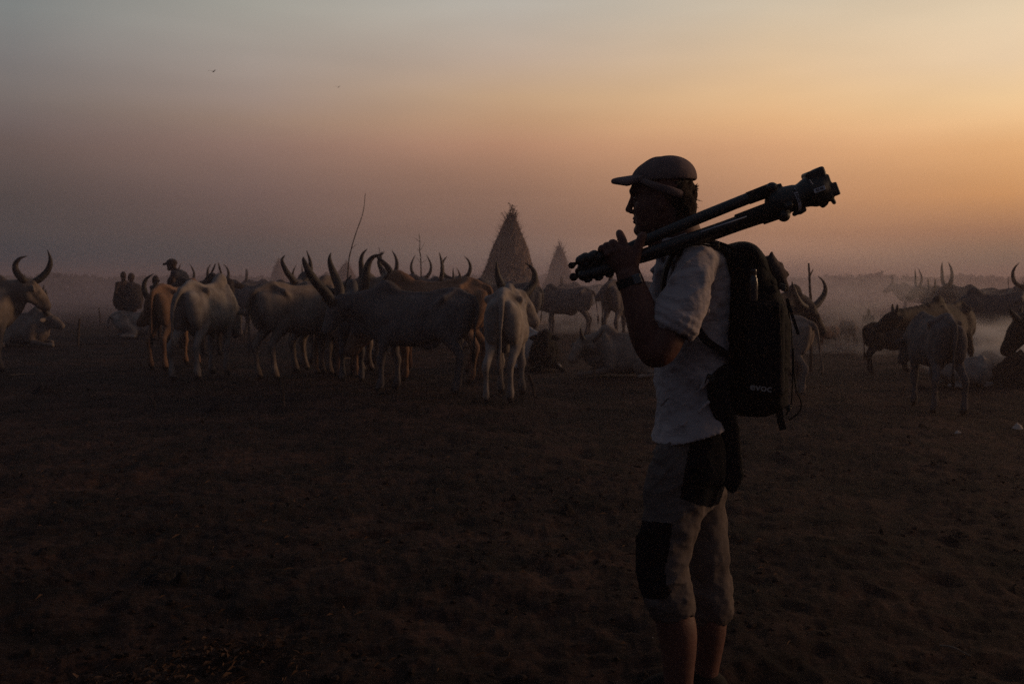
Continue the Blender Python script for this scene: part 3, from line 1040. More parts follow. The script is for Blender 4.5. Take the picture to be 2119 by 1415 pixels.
# --- far cattle in the smoke
far = [
    ('dim cow with lowered head in the smoke, between the lyre-horned and the crossing-horned cow', 'charcoal', dict(poll=(1.0, .1, 1.2), yaw=10, pitch=-55, horns='vee', hsize=.9), 2010, 23.5, 170, .92),
      # label, hide, pose kwargs, px, Y, heading, scale
    ('faint cow with lyre horns at the back of the herd, above the grey heifer', 'charcoal', dict(poll=(1.0, .1, 1.42), yaw=20, pitch=-40, horns='lyre', hsize=.95), 1972, 27, 160, .9),
    ('faint cow on the far right with long crossing horns', 'charcoal', dict(poll=(1.0, -.1, 1.44), yaw=0, pitch=-40, horns='crescent', hsize=1.15), 2048, 22.5, 174, .92),
    ('faint cow with wide crescent horns close to the right edge hut', 'charcoal', dict(poll=(.8, .2, 1.46), yaw=30, pitch=-45, horns='crescent', hsize=1.1), 2096, 21.5, -110, .9),
    ('barely visible cow in the smoke far behind the young bull', 'charcoal', dict(poll=(1.0, 0, 1.40), yaw=0, pitch=-40, horns='lyre', hsize=.8), 1895, 44, 165, 1.0),
    ('bluish cow with upright horns beside the person with raised arms', 'ash', dict(poll=(.98, .1, 1.36), yaw=60, pitch=-45, horns='lyre', hsize=.95), 462, 27, 200, 1.0),
    ('bluish cow with one wide horn, behind the gap left of the cream cow', 'ash', dict(poll=(1.0, 0, 1.38), yaw=-20, pitch=-45, horns='crescent', hsize=1.0), 517, 26, 160, 1.0),
    ('bluish cow with a close pair of horns above the cream cow', 'ash', dict(poll=(.98, 0, 1.40), yaw=20, pitch=-45, horns='lyre', hsize=.85), 545, 27, 30, 1.0),
    ('small bluish cow far behind the cream cow, short horns', 'ash', dict(poll=(1.0, 0, 1.42), yaw=0, pitch=-45, horns='vee', hsize=.8), 575, 34, 190, 1.05),
    ('pale cow far behind the head of the humped grey cow, thin horns', 'ash', dict(poll=(1.0, 0, 1.46), yaw=30, pitch=-45, horns='vee', hsize=.9), 690, 36, 170, 1.05),
    ('far cow behind the brown hump, one thick curved horn', 'ash', dict(poll=(1.0, 0, 1.42), yaw=40, pitch=-45, horns='crescent', hsize=1.05), 900, 22, 178, 1.05),
    ('far cow with narrow horns between the brown back and the big hut', 'ash', dict(poll=(.9, 0, 1.42), yaw=-50, pitch=-45, horns='lyre', hsize=1.0), 935, 25, 150, 1.05),
    ('far cow with wide crescent horns just left of the big hut', 'ash', dict(poll=(.85, 0, 1.40), yaw=0, pitch=-45, horns='crescent', hsize=.95), 955, 23, -95, 1.05),
    ('far cow whose single horn tip shows beside the foot of the big hut', 'ash', dict(poll=(1.0, 0, 1.40), yaw=0, pitch=-45, horns='lyre', hsize=1.0), 1010, 21.5, 182, 1.03),
    ('faint cow behind the thin white cow, in front of the big hut', 'charcoal', dict(poll=(1.0, .1, 1.25), yaw=-30, pitch=-50, horns='lyre', hsize=.75), 1042, 20, 190, .98),
    ('grey cow lying beyond the ash-grey cow, seen under its belly', 'charcoal', dict(poll=(.9, .2, .7), yaw=30, pitch=-45, horns=None, lying=True, legs=LU), 745, 20, 185, .85),
    ('faint cow beside the small hut in the smoke', 'ash', dict(poll=(1.0, 0, 1.36), yaw=10, pitch=-45, horns='lyre', hsize=.7), 1215, 38, 178, 1.0),
]
for lab, hide, kw, px, Y, hd, sc_ in far:
    place(make_cow(lab, hide, h=.028, group='far cattle in the smoke', **kw), px, Y, hd, sc_)
# ---------------------------------------------------------------- huts, poles, pegs, scrub
THATCH = mat('dry_grass_thatch', (0.10, 0.064, 0.050), 0.95, (0.20, 0.135, 0.10), 9, 0.5, 50, stretch=(1, 1, .15))
WOOD = mat('dead_wood', (0.04, 0.028, 0.022), 0.9, (0.08, 0.058, 0.045), 10, 0.4, 60)


def hut(label, px, Y, height, rad_, seed, bulge=0.0, lean=0.0):
    rg = np.random.default_rng(seed)
    root = empty('conical_hut')
    tag(root, label, 'hut', 'conical huts of the cattle camp')
    # rough thatched cone
    nA, nH = 90, 60
    V, F = [], []
    for i in range(nH + 1):
        t = i / nH
        z = t * height * .93
        for j in range(nA):
            a = 2 * math.pi * j / nA
            r = rad_ * ((1 - t) ** (0.86 - bulge * .3) * (1 + bulge * t * (1 - t))) + .05
            r *= 1 + .09 * float(vnoise(math.cos(a) * 3 + seed, math.sin(a) * 3, z * 1.5)) + .03 * float(rg.normal())
            r += .05 * math.sin(z * 5.2 + 1.3 * math.cos(a * 2 + seed)) * (1 - t)
            V.append((r * math.cos(a) + lean * t * height, r * math.sin(a), z))
    for i in range(nH):
        for j in range(nA):
            k = (j + 1) % nA
            F.append((i * nA + j, i * nA + k, (i + 1) * nA + k, (i + 1) * nA + j))
    F.append(tuple(nH * nA + j for j in range(nA)))
    mesh_obj('thatch', V, F, THATCH, root, smooth=False)
    # loose grass ends standing off the slope
    V, F = [], []
    for i in range(3000):
        t = rg.random() ** 1.15 * .97
        a = rg.random() * 2 * math.pi
        r = rad_ * ((1 - t) ** (0.86 - bulge * .3) * (1 + bulge * t * (1 - t))) + .04
        c = np.array((r * math.cos(a) + lean * t * height, r * math.sin(a), t * height * .93))
        out = np.array((math.cos(a), math.sin(a), 0))
        sd = np.array((-math.sin(a), math.cos(a), 0))
        L = rg.uniform(.10, .34) * (2.0 if rg.random() < .08 else 1) * (1.0 if t < .75 else 1.25)
        d = out * rg.uniform(.15, .75) + sd * rg.normal() * .35 + np.array((0, 0, rg.uniform(-.9, -.2) if rg.random() < .6 else rg.uniform(.2, 1.0)))
        d /= np.linalg.norm(d)
        w = rg.uniform(.008, .022)
        n0 = len(V)
        V += [c - sd * w, c + sd * w, c + d * L]
        F.append((n0, n0 + 1, n0 + 2))
    mesh_obj('loose_straw', V, F, THATCH, root, smooth=False)
    # leafy poles gathered at the crown
    mb = MB()
    for i in range(11):
        a = rg.random() * 2 * math.pi
        b0 = np.array((lean * height * .8 + .12 * math.cos(a), .12 * math.sin(a), height * .80))
        b1 = b0 + np.array((rg.normal() * .10, rg.normal() * .10, height * rg.uniform(.12, .22)))
        mb.tube([tuple(b0) + (.022,), tuple((b0 + b1) / 2 + rg.normal(size=3) * .02) + (.017,), tuple(b1) + (.006,)], seg=5, n=2)
        for k in range(9):
            q = b0 + (b1 - b0) * rg.uniform(.3, 1.05)
            d = rg.normal(size=3)
            d[2] = abs(d[2]) * .5
            d /= np.linalg.norm(d)
            s_ = np.cross(d, rg.normal(size=3))
            s_ /= np.linalg.norm(s_)
            L, w = rg.uniform(.07, .16), rg.uniform(.015, .035)
            mb.add([q, q + d * L * .5 + s_ * w, q + d * L, q + d * L * .5 - s_ * w], [(0, 1, 2, 3)])
    mb.build('crown_poles', WOOD, root)
    x = (px - CX) / F_PX * Y
    root.location = (x, Y, gz(x, Y) - .03)
    return root


hut('big steep thatched hut rising behind the thin white cow', 1047, 36, 4.35, 1.50, 3, lean=.045)
hut('small steep thatched hut fading in smoke, right of the big hut', 1158, 58, 3.95, 1.3, 5)
hut('low rounded thatched hut fading in smoke behind the leaning pole', 716, 84, 3.5, 1.1, 8, bulge=.9)
hut('faint low hut in the smoke above the far left cattle', 577, 92, 3.9, .9, 9, bulge=.8)
hut('hut whose side just enters at the right edge', 2142, 40, 2.1, .85, 11, bulge=.5)


def pole(label, pts, Y, r0, r1, name='pole', cat='pole', group=None, twigs=0, seed=1):
    """pts: photograph pixels from the ground up; the pole stands on the ground at distance Y."""
    rg = np.random.default_rng(seed)
    P = [put(px, py, Y) for px, py in pts]
    base = np.array((P[0][0], Y, gz(P[0][0], Y) - .05))
    P = [base] + P[1:]
    n = len(P)
    Q = [tuple(p + (0, rg.normal() * .01, 0) - base) + (r0 + (r1 - r0) * i / (n - 1),) for i, p in enumerate(P)]
    mb = MB()
    mb.tube(Q, seg=8, n=5, ring=.12)
    for k in range(twigs):
        i = rg.integers(1, n - 1)
        a = np.array(Q[i][:3])
        d = np.array((rg.choice((-1, 1)) * rg.uniform(.3, 1), rg.normal() * .3, rg.uniform(.5, 1.2)))
        L = rg.uniform(.08, .22)
        mb.tube([tuple(a) + (r1 * 1.1,), tuple(a + d * L * .5) + (r1 * .8,), tuple(a + d * L) + (r1 * .4,)], seg=5, n=2)
    o = mb.build(name, WOOD, None, smooth=True)
    o.location = tuple(base)
    return tag(o, label, cat, group)


pole('tall thin leaning pole left of the big hut, its tip bent at the top', [(712, 735), (720, 560), (727, 515), (737, 482), (751, 440), (756, 400)], 19, .015, .005, twigs=1)
pole('thin crooked stick standing behind the brown backs', [(872, 700), (871, 545), (868, 520), (869, 500), (867, 484)], 26, .02, .006, twigs=5, seed=4)
pole('straight tether pole behind the horns of the dark cow on the right', [(1678, 765), (1678, 640), (1676, 600), (1674, 572), (1674, 545)], 16, .026, .016, twigs=1, seed=2)
pole('forked twig pole at the tips of the curved horns', [(800, 720), (797, 560), (790, 535), (784, 512)], 22, .014, .005, twigs=4, seed=6)
pole('short thin stick at the right rim among the far horned cattle', [(2087, 700), (2087, 600), (2086, 573)], 27, .014, .008, twigs=0, seed=7)
TP = 'tether pegs in the ground'
pegs = [('thick tether peg alone on bare ground in the left', 161, 714, 656, .028),
        ('thin peg at the muzzle side of the dark brown hornless cow', 587, 838, 778, .022),
        ('peg between the cream cow and the ash-grey cow', 667, 742, 683, .02),
        ('taller peg under the chest of the ash-grey cow', 727, 770, 730, .022),
        ('peg by the hind leg of the thin white cow', 1106, 818, 772, .02),
        ('small peg in front of the grey heifer on the right', 1864, 812, 790, .022),
        ('thin peg left of the white lying cow', 208, 672, 636, .025),
        ('peg beside the lying brown cow', 1228, 790, 752, .02),
        ('slim peg between the small calves on the right', 1774, 712, 694, .02),
        ('leaning peg left of the pale walking cow', 322, 838, 812, .02)]
for k, (lab, px, y0, y1, r) in enumerate(pegs):
    Y = F_PX * CAM_H / (y0 - HOR)
    x = (px - CX) / F_PX * Y
    hgt = (y0 - y1) / F_PX * Y
    rg = np.random.default_rng(50 + k)
    ln = rg.normal() * .06
    mb = MB()
    mb.tube([(0, 0, -.08, r), (ln * .3, 0, hgt * .4, r * .95), (ln, .01, hgt * .9, r * .9), (ln * 1.1, .01, hgt, r * .55)], seg=8, n=3, ring=.1)
    o = mb.build('tether_peg', WOOD, None, smooth=True)
    o.location = (x, Y, gz(x, Y))
    tag(o, lab, 'peg', TP)

# far scrub on the horizon, one continuous wood
rg = np.random.default_rng(77)
V, F = [], []
for i in range(26000):
    az = R(90) - R(rg.uniform(-36, 36))
    d = rg.uniform(110, 185)
    az_deg = 90 - math.degrees(az)
    top = 1.15 + .0092 * d + .45 * float(vnoise(az_deg * .7, d * .01, 0, 2)) + .28 * float(vnoise(az_deg * 3.1, d * .03, 0, 5)) + .0 * az_deg
    c = np.array((math.cos(az) * d, math.sin(az) * d, rg.uniform(0, 1) ** .6 * top))
    a, b = rg.normal(size=3), rg.normal(size=3)
    a /= np.linalg.norm(a)
    b /= np.linalg.norm(b)
    s_ = rg.uniform(.15, .45)
    n0 = len(V)
    V += [c + a * s_, c + b * s_, c - a * s_ * .8, c - b * s_ * .9]
    F.append((n0, n0 + 1, n0 + 2, n0 + 3))
SCRUB = mat('scrub_leaves', (0.03, 0.032, 0.018), 0.9, (0.06, 0.055, 0.03), .3)
scrub = mesh_obj('distant_scrub', V, F, SCRUB, smooth=False)
tag(scrub, 'low dark scrub along the whole horizon, fading into smoke', 'scrub', kind='stuff')

# --- dung heaps, dung pats, straw and clods on the ground
DUNG = mat('dry_dung', (0.0055, 0.0042, 0.0042), 0.95, (0.013, 0.0085, 0.0078), 14, 0.8, 60, bdist=.02)


def lump(name, x, y, rx, ry, h, seed, n=28, rough=.3, m=None):
    V, F = [], []
    for i in range(n + 1):
        t = i / n
        for j in range(n * 2):
            a = math.pi * j / n
            u, v = math.cos(a) * t, math.sin(a) * t
            nn = float(fbm(u * 2.2 + seed, v * 2.2, 0, 4, seed))
            n2 = float(fbm(u * 7 + seed, v * 7, 0, 3, seed + 9))
            edge = 1 + rough * .5 * float(vnoise(math.cos(a) * 1.7 + seed, math.sin(a) * 1.7, 3.3))
            z = h * ((1 - t * t) ** 1.1 * (1 + rough * nn) + rough * .25 * n2 * (1 - t)) - .012 * t
            V.append((u * rx * edge, v * ry * edge, z))
    w = n * 2
    for i in range(n):
        for j in range(w):
            k = (j + 1) % w
            F.append((i * w + j, (i + 1) * w + j, (i + 1) * w + k, i * w + k))
    F = [f if i >= w else (f[0], f[1], f[2]) for i, f in enumerate(F)]
    o = mesh_obj(name, V, F, m or DUNG, None, True)
    o.location = (x, y, gz(x, y) - .004)
    return o


Yh = 13.4
xh = (2125 - CX) / F_PX * Yh
tag(lump('dung_heap', xh, Yh, .66, .5, .42, 4, 40, .35), 'dark smouldering dung heap at the right edge below the horned head', 'dung heap')
xh2 = (2050 - CX) / F_PX * 15.6
tag(lump('dung_heap', xh2, 15.6, .55, .45, .34, 5, 30, .35), 'low smoking dung heap behind the white lying calf', 'dung heap')
pats = [('clump of dung near the left edge, below the tether peg', 92, 812, 30), ('flat dung pat low centre left', 445, 845, 26), ('dung pat beside the peg below the cream cow', 585, 828, 16),
        ('dark clod under the ash-grey cow', 800, 815, 22), ('broad dark dung patch in the left foreground', 330, 1180, 46), ('small clod right of the broad foreground dung patch', 425, 1182, 20),
        ('dark pat at the front centre near the photographer', 1020, 885, 12), ('small dark clod right of the photographer', 1577, 1156, 16), ('dark mound at the bottom by the near foot', 1335, 1392, 34),
        ('dung pat beyond the grey heifer feet', 1905, 800, 20), ('lumpy dung in the bottom left corner', 90, 1140, 26), ('clod in the right foreground', 1990, 1105, 22)]
for k, (lab, px, py, w) in enumerate(pats):
    x, y = ground_at(px, py)
    r = w / F_PX * y
    tag(lump('dung_pat', x, y, r, r * 1.3, r * .42, 20 + k, 18, .5), lab, 'dung', 'dung pats on the ground')

rg = np.random.default_rng(15)
kinds = []
for k in range(64):
    a = rg.uniform(-27, 27)
    d = 2.5 + rg.random() ** 1.2 * 11
    x, y = math.sin(R(a)) * d, math.cos(R(a)) * d
    r = rg.uniform(.018, .05) * (1.7 if rg.random() < .2 else 1)
    if len(kinds) < 8:
        o = lump('dung_clod', x, y, r, r * rg.uniform(.6, 1.3), r * .55, 60 + k, 12, .7)
        o['base_r'] = r
        kinds.append(o)
    else:
        src = kinds[k % 8]
        o = src.copy()
        scene.collection.objects.link(o)
        s_ = r / src['base_r']
        o.location = (x, y, gz(x, y) - .004)
        o.scale = (s_, s_, s_)
    o.rotation_euler = (0, 0, rg.random() * 6.28)
    tag(o, 'small dark dung clod lying loose on the bare foreground', 'dung', 'small dung clods strewn over the foreground')
rg = np.random.default_rng(5)
CLOD = mat('dust_clods', (0.0065, 0.0045, 0.0042), 0.95, (0.024, 0.0135, 0.011), 20, 0.5, 80)
V, F = [], []
ico_v, ico_f = _bm_hull(np.array([unit(v) for v in [(0, 1, 1.618), (0, -1, 1.618), (0, 1, -1.618), (0, -1, -1.618), (1, 1.618, 0), (-1, 1.618, 0), (1, -1.618, 0), (-1, -1.618, 0), (1.618, 0, 1), (-1.618, 0, 1), (1.618, 0, -1), (-1.618, 0, -1)]]))
ico_v = np.array(ico_v)
N_ = 9000
az = rg.uniform(-33, 33, N_)
dd = 2.2 + rg.random(N_) ** 1.5 * 17
cxx, cyy = np.sin(np.radians(az)) * dd, np.cos(np.radians(az)) * dd
keep = vnoise(cxx * 1.3, cyy * 1.3, 0 * cxx, 44) + .5 * vnoise(cxx * 4, cyy * 4, 0 * cxx, 45) > rg.uniform(-.6, .9, N_)
for x, y in zip(cxx[keep], cyy[keep]):
    r = .004 + .014 * rg.random() ** 3
    v = ico_v * r * rg.uniform(.6, 1.3, (12, 1)) * np.array((1.2, 1.2, .7))
    a = rg.random() * 6.28
    v = v @ np.array(((math.cos(a), -math.sin(a), 0), (math.sin(a), math.cos(a), 0), (0, 0, 1)))
    n0 = len(V)
    V += list(v + (x, y, gz(x, y) + r * .25))
    F += [tuple(i + n0 for i in f) for f in ico_f]
clods = mesh_obj('dust_clods', V, F, CLOD, None, False)
tag(clods, 'loose crumbs of earth and dung strewn over the ground', 'clods', kind='stuff')

STRAW = mat('dry_straw', (0.075, 0.042, 0.027), 0.9, (0.028, 0.016, 0.012), 3)
mb = MB()
for k in range(1500):
    a = rg.uniform(-32, 32)
    d = 2.2 + rg.random() ** 1.4 * 14
    x, y = math.sin(R(a)) * d, math.cos(R(a)) * d
    if rg.random() < .5 and not (-2.2 < x < -.6 and 2.6 < y < 3.9):
        x, y = rg.normal() * .28 - 1.02, 3.55 + rg.normal() * .14 if rg.random() < .18 else y
        if y > 4.2:
            x = math.sin(R(a)) * d
    th = rg.random() * 6.28
    L = rg.uniform(.015, .07)
    w = rg.uniform(.001, .0028)
    z = gz(x, y) + .006
    dx, dy = math.cos(th) * L, math.sin(th) * L
    lift = rg.uniform(0, .012)
    mb.add([(x - dy / L * w, y + dx / L * w, z), (x + dy / L * w, y - dx / L * w, z), (x + dx, y + dy, z + lift), (x + dx * .5, y + dy * .5, z + .006 + lift)], [(0, 1, 2), (0, 2, 3)])
tag(mb.build('dry_straw', STRAW), 'bits of dry straw and leaf litter strewn over the ground', 'straw', kind='stuff')


def stick(label, p0, p1, r):
    a, b = ground_at(*p0), ground_at(*p1)
    ax, bx = (a[0], a[1], gz(*a) + r * 1.6), (b[0], b[1], gz(*b) + r * 1.6)
    mid = ((ax[0] + bx[0]) / 2, (ax[1] + bx[1]) / 2 + .02, (ax[2] + bx[2]) / 2 + .006)
    mb = MB()
    mb.tube([ax + (r,), mid + (r * .9,), bx + (r * .5,)], seg=7, n=4, ring=.15)
    o = mb.build('fallen_stick', mat('bleached_stick', (0.16, 0.12, 0.09), .9) if 'pale' in label else WOOD, smooth=True)
    tag(o, label, 'stick', 'sticks on the ground')


stick('pale stick lying by the feet of the cropped cow at the left edge', (18, 771), (72, 768), .008)
stick('dark stick lying beside the thick tether peg', (158, 714), (262, 713), .016)
stick('pale thin stalk lying at the right foreground rim', (1945, 1330), (2010, 1358), .004)
stick('pale stick lying under the ash-grey cow', (690, 742), (745, 738), .008)
stick('dark twig on the ground right of the photographer', (1660, 797), (1745, 794), .009)


def litter(label, px, py, n, spread, size, seed):
    """A small pile of dry leaves and stalks."""
    rg = np.random.default_rng(seed)
    x0, y0 = ground_at(px, py)
    mb = MB()
    for k in range(n):
        x, y = x0 + rg.normal() * spread, y0 + rg.normal() * spread * .55
        z = gz(x, y) + rg.uniform(.004, .03)
        th, L, w = rg.random() * 6.28, rg.uniform(.5, 1.4) * size, rg.uniform(.1, .35) * size
        d = np.array((math.cos(th), math.sin(th), rg.normal() * .25))
        s_ = np.array((-math.sin(th), math.cos(th), rg.normal() * .4))
        c = np.array((x, y, z))
        mid = c + d * L * .5 + (0, 0, rg.uniform(0, .012))
        mb.add([c, mid + s_ * w, c + d * L, mid - s_ * w], [(0, 1, 2), (0, 2, 3)])
    o = mb.build('leaf_litter', STRAW)
    tag(o, label, 'leaf litter', kind='stuff')


litter('pile of dry leaves and stalks in the bottom left foreground', 480, 1335, 260, .13, .035, 3)
litter('dry stalk tangle below the pile of leaves at the bottom rim', 275, 1390, 150, .10, .035, 4)
litter('thin scatter of litter in the right foreground', 1960, 1370, 40, .10, .02, 6)

# pale scraps
SCRAP = mat('pale_scrap', (0.36, 0.30, 0.27), .8)
for lab, px, py, w in (('pale scrap on the ground at the right edge', 2105, 872, 16), ('small pale flake standing on the ground at right', 1983, 893, 9), ('pale leaf left of the calves of the photographer', 1350, 1322, 7)):
    x, y = ground_at(px, py)
    r = w / F_PX * y
    o = lump('pale_scrap', x, y, r, r * .8, r * .5, px % 17, 8, .9, SCRAP)
    tag(o, lab, 'scrap', 'pale scraps on the ground')
# ---------------------------------------------------------------- the photographer, standing in profile
PY = 3.15                                       # distance of his middle


def U(px, py, d=0.0):
    p = put(px, py, PY + d)
    return (p[0], p[1], p[2])


PXM = PY / F_PX                                 # metres per photograph pixel at his distance


def C(px, py, d, rpx):
    return U(px, py, d) + (rpx * (PY + d) / F_PX,)


SKIN = mat('sunburnt_skin', (0.105, 0.039, 0.029), 0.65, (0.068, 0.026, 0.020), 9, 0.25, 160, spec=0.35, bdist=.003)
SHIRT = mat('pale_cotton_shirt', (0.36, 0.315, 0.325), 0.85, (0.27, 0.235, 0.245), 4, 0.8, 19, bdist=.013, sheen=.1, stretch=(1.0, 1.0, 2.2))
TROUSER = mat('khaki_trouser_cloth', (0.105, 0.084, 0.078), 0.9, (0.078, 0.061, 0.057), 5, 0.45, 19, bdist=.010, stretch=(1.0, 1.0, 1.8))
PANEL = mat('black_stretch_panel', (0.006, 0.007, 0.010), 0.95, spec=.02, bump=.2, bscale=300, bdist=.001)
CAPM = mat('faded_cap_cloth', (0.15, 0.11, 0.108), 0.95, (0.10, 0.072, 0.072), 12, 0.6, 45, bdist=.006, spec=.1)
BLACK = mat('black_webbing', (0.010, 0.010, 0.012), 0.7, bump=.3, bscale=260, bdist=.001)
HAIRM = mat('dark_brown_hair', (0.010, 0.007, 0.006), 0.9, (0.02, 0.012, 0.009), 40, 0.8, 90, bdist=.006, spec=.08)
SHOE = mat('dark_shoe_leather', (0.008, 0.007, 0.007), 0.8, spec=.1)
Yv = (0, 1, 0)

ph = empty('person', (U(1440, 1460)[0], PY, 0))
tag(ph, 'man in cap, pale shirt and rolled trousers holding a folded tripod on his shoulder', 'person')


def child(o):
    o.parent = ph
    o.matrix_parent_inverse = Matrix.Translation(-Vector(ph.location))
    return o


# --- body: one skin surface (the head, arms, hands and calves are seen; the rest is under cloth)
lo = np.array(U(1225, 1540, -.42)) - .02
hi = np.array(U(1560, 330, .38)) + .02
lo[0], hi[0] = min(U(1225, 600, -.3)[0], lo[0]), U(1545, 600, .3)[0]
lo[1], hi[1], lo[2], hi[2] = PY - .46, PY + .38, -.02, 1.80
S = Sculpt(lo, hi, .0045)
# skull and face
S.ell(U(1366, 392, 0), (.088, .076, .104), k=.02)
S.ell(U(1390, 400, 0), (.058, .070, .080), k=.03)
S.ell(U(1342, 402, 0), (.047, .058, .070), k=.02)
S.ell(U(1345, 440, 0), (.046, .048, .062), k=.02)
S.ell(U(1324, 449, 0), (.0175, .024, .014), k=.012)
S.chain([C(1342, 426, -.034, 25), C(1343, 455, -.028, 22), C(1346, 474, -.02, 17)], k=.015)      # cheek and jaw, both sides
S.chain([C(1342, 426, .034, 25), C(1343, 455, .028, 22), C(1346, 474, .02, 17)], k=.015)
S.cap(U(1366, 446, -.052), U(1332, 478, -.022), .022, .018, k=.025)                             # jaw line
S.cap(U(1366, 446, .052), U(1332, 478, .022), .022, .018, k=.025)
S.ell(U(1325.5, 477, 0), (.0215, .026, .018), k=.012)                                              # chin
S.cap(U(1309, 396, -.028), U(1309, 396, .028), .010, .010, k=.012)                              # brow
S.cap(U(1309, 409, 0), U(1301.5, 431, 0), .0070, .0100, k=.008)                                   # nose ridge
S.ell(U(1301, 434.5, 0), (.0105, .0115, .0085), k=.005)
for q in (-1, 1):
    S.ell(U(1307, 438.5, q * .012), (.010, .007, .007), k=.006)
    S.ell(U(1314, 409, q * .031), (.014, .017, .011), k=.010, sub=True)                         # eye socket
    S.ell(U(1319, 410.5, q * .030), (.0105, .0125, .0105), k=.003)                                # eyeball and lids
    S.ell(U(1328, 431, q * .043), (.021, .017, .017), k=.012)                                   # cheekbone
S.ell(U(1313.5, 452.5, 0), (.008, .020, .0048), k=.005)                                           # lips
S.ell(U(1314.5, 459.5, 0), (.0085, .018, .0052), k=.005)
S.cap(U(1309.5, 456.3, -.018), U(1309.5, 456.3, .018), .0016, .0016, k=.003, sub=True)
S.ell(U(1310, 467, 0), (.006, .022, .0045), k=.006, sub=True)
S.ell(U(1304, 447, 0), (.008, .02, .004), k=.004, sub=True)
# ears
for q in (-1, 1):
    rot = Matrix.Rotation(R(-12), 3, 'Y')
    S.ell(U(1366, 414, q * .079), (.020, .008, .032), k=.008, rot=rot)
    S.ell(U(1364, 413, q * .088), (.011, .006, .019), k=.004, rot=rot, sub=True)
    S.ell(U(1368, 428, q * .078), (.009, .006, .010), k=.006)
# neck
S.chain([C(1393, 440, 0, 37), C(1397, 470, .005, 35), C(1408, 505, .01, 42)], k=.03)
S.cap(U(1348, 470, 0), U(1372, 515, 0), .030, .040, k=.03)
S.cap(U(1368, 430, -.055), U(1372, 510, -.02), .014, .014, k=.02)
S.ell(U(1352, 487, 0), (.010, .012, .014), k=.012)
# trunk under the shirt
S.loft(2, [(U(0, 512)[2], U(1420, 0)[0], PY, .055, .07), (U(0, 540)[2], U(1432, 0)[0], PY, .085, .140), (U(0, 590)[2], U(1434, 0)[0], PY, .090, .140),
           (U(0, 700)[2], U(1430, 0)[0], PY, .100, .145), (U(0, 800)[2], U(1425, 0)[0], PY, .090, .130), (U(0, 880)[2], U(1430, 0)[0], PY, .080, .125),
           (U(0, 950)[2], U(1432, 0)[0], PY, .075, .120)], k=.03, p=2.2)
# left (near) arm, raised to the tripod
S.chain([C(1443, 562, -.160, 24), C(1430, 592, -.205, 27), C(1404, 650, -.235, 30), C(1376, 703, -.245, 31)], k=.02)
S.chain([C(1376, 703, -.245, 31), C(1363, 722, -.245, 29), C(1352, 726, -.245, 27)], k=.02)
S.chain([C(1366, 715, -.245, 27), C(1352, 712, -.24, 32), C(1341, 690, -.24, 33.5), C(1330, 655, -.238, 31.5), C(1317, 615, -.232, 25), C(1307, 588, -.225, 21.5),
         C(1301, 570, -.222, 21)], k=.015, flat=((-.35, 1, 0), .86), n=4)
# right (far) arm hangs down and forward
S.chain([C(1440, 562, .155, 24), C(1432, 620, .195, 28), C(1428, 690, .20, 26)], k=.02)
S.chain([C(1428, 690, .20, 26), C(1418, 745, .20, 24), C(1408, 800, .19, 17)], k=.02)
S.chain([C(1407, 806, .19, 20), C(1404, 835, .185, 22), C(1403, 856, .18, 14)], k=.012, flat=((0, 1, 0), .55))
for dx_, dl in ((-10, 34), (-3, 40), (5, 38), (12, 30)):
    S.chain([C(1404 + dx_, 848, .18, 5.6), C(1405 + dx_, 848 + dl * .5, .175, 5.3), C(1408 + dx_, 848 + dl, .17, 4.5)], k=.004)
S.chain([C(1392, 820, .165, 6.5), C(1386, 840, .16, 6), C(1386, 858, .16, 5)], k=.005)
# left hand: back of the hand towards the camera, fingers over the tripod
HD = -.222
S.chain([C(1301, 572, HD, 20), C(1297, 556, HD, 20), C(1289, 541, HD - .002, 22), C(1280, 531, HD, 20)], k=.008, flat=((0, 1, 0), .52))
S.chain([C(1292, 545, HD, 17), C(1264, 533, HD + .004, 12)], k=.012, flat=((0, 1, 0), .7))
S.chain([C(1300, 548, HD, 15), C(1296, 522, HD, 15)], k=.012, flat=((0, 1, 0), .7))
#   index finger lifted, middle, ring and little finger curled over the legs
S.chain([C(1294, 520, HD - .001, 8.6), C(1289, 500, HD + .008, 8.4), C(1284, 488, HD + .020, 7.8), C(1281.5, 482, HD + .036, 7.0)], k=.004)
S.chain([C(1279, 515, HD - .001, 8.2), C(1270, 503, HD + .004, 7.0), C(1266, 505, HD + .030, 7.2), C(1270, 516, HD + .050, 6.6)], k=.004)
S.chain([C(1267, 519, HD, 7.8), C(1257, 508, HD + .006, 6.6), C(1254, 511, HD + .032, 6.8), C(1259, 523, HD + .048, 6.2)], k=.004)
S.chain([C(1257, 524, HD + .003, 7.2), C(1246, 513, HD + .008, 5.8), C(1243, 518, HD + .032, 6.0), C(1248, 528, HD + .045, 5.6)], k=.004)
for (kx, ky) in ((1294, 518), (1280, 513), (1267, 518), (1256, 523)):
    S.ell(U(kx, ky + 3, HD - .011), (.0085, .007, .0095), k=.005)
#   thumb leaves the side of the palm towards the face
S.chain([C(1302, 556, HD + .002, 13), C(1313, 535, HD + .0, 10.5), C(1320, 512, HD + .002, 8.4), C(1326, 496, HD + .004, 7.4), C(1331, 486, HD + .006, 6.0)], k=.008)
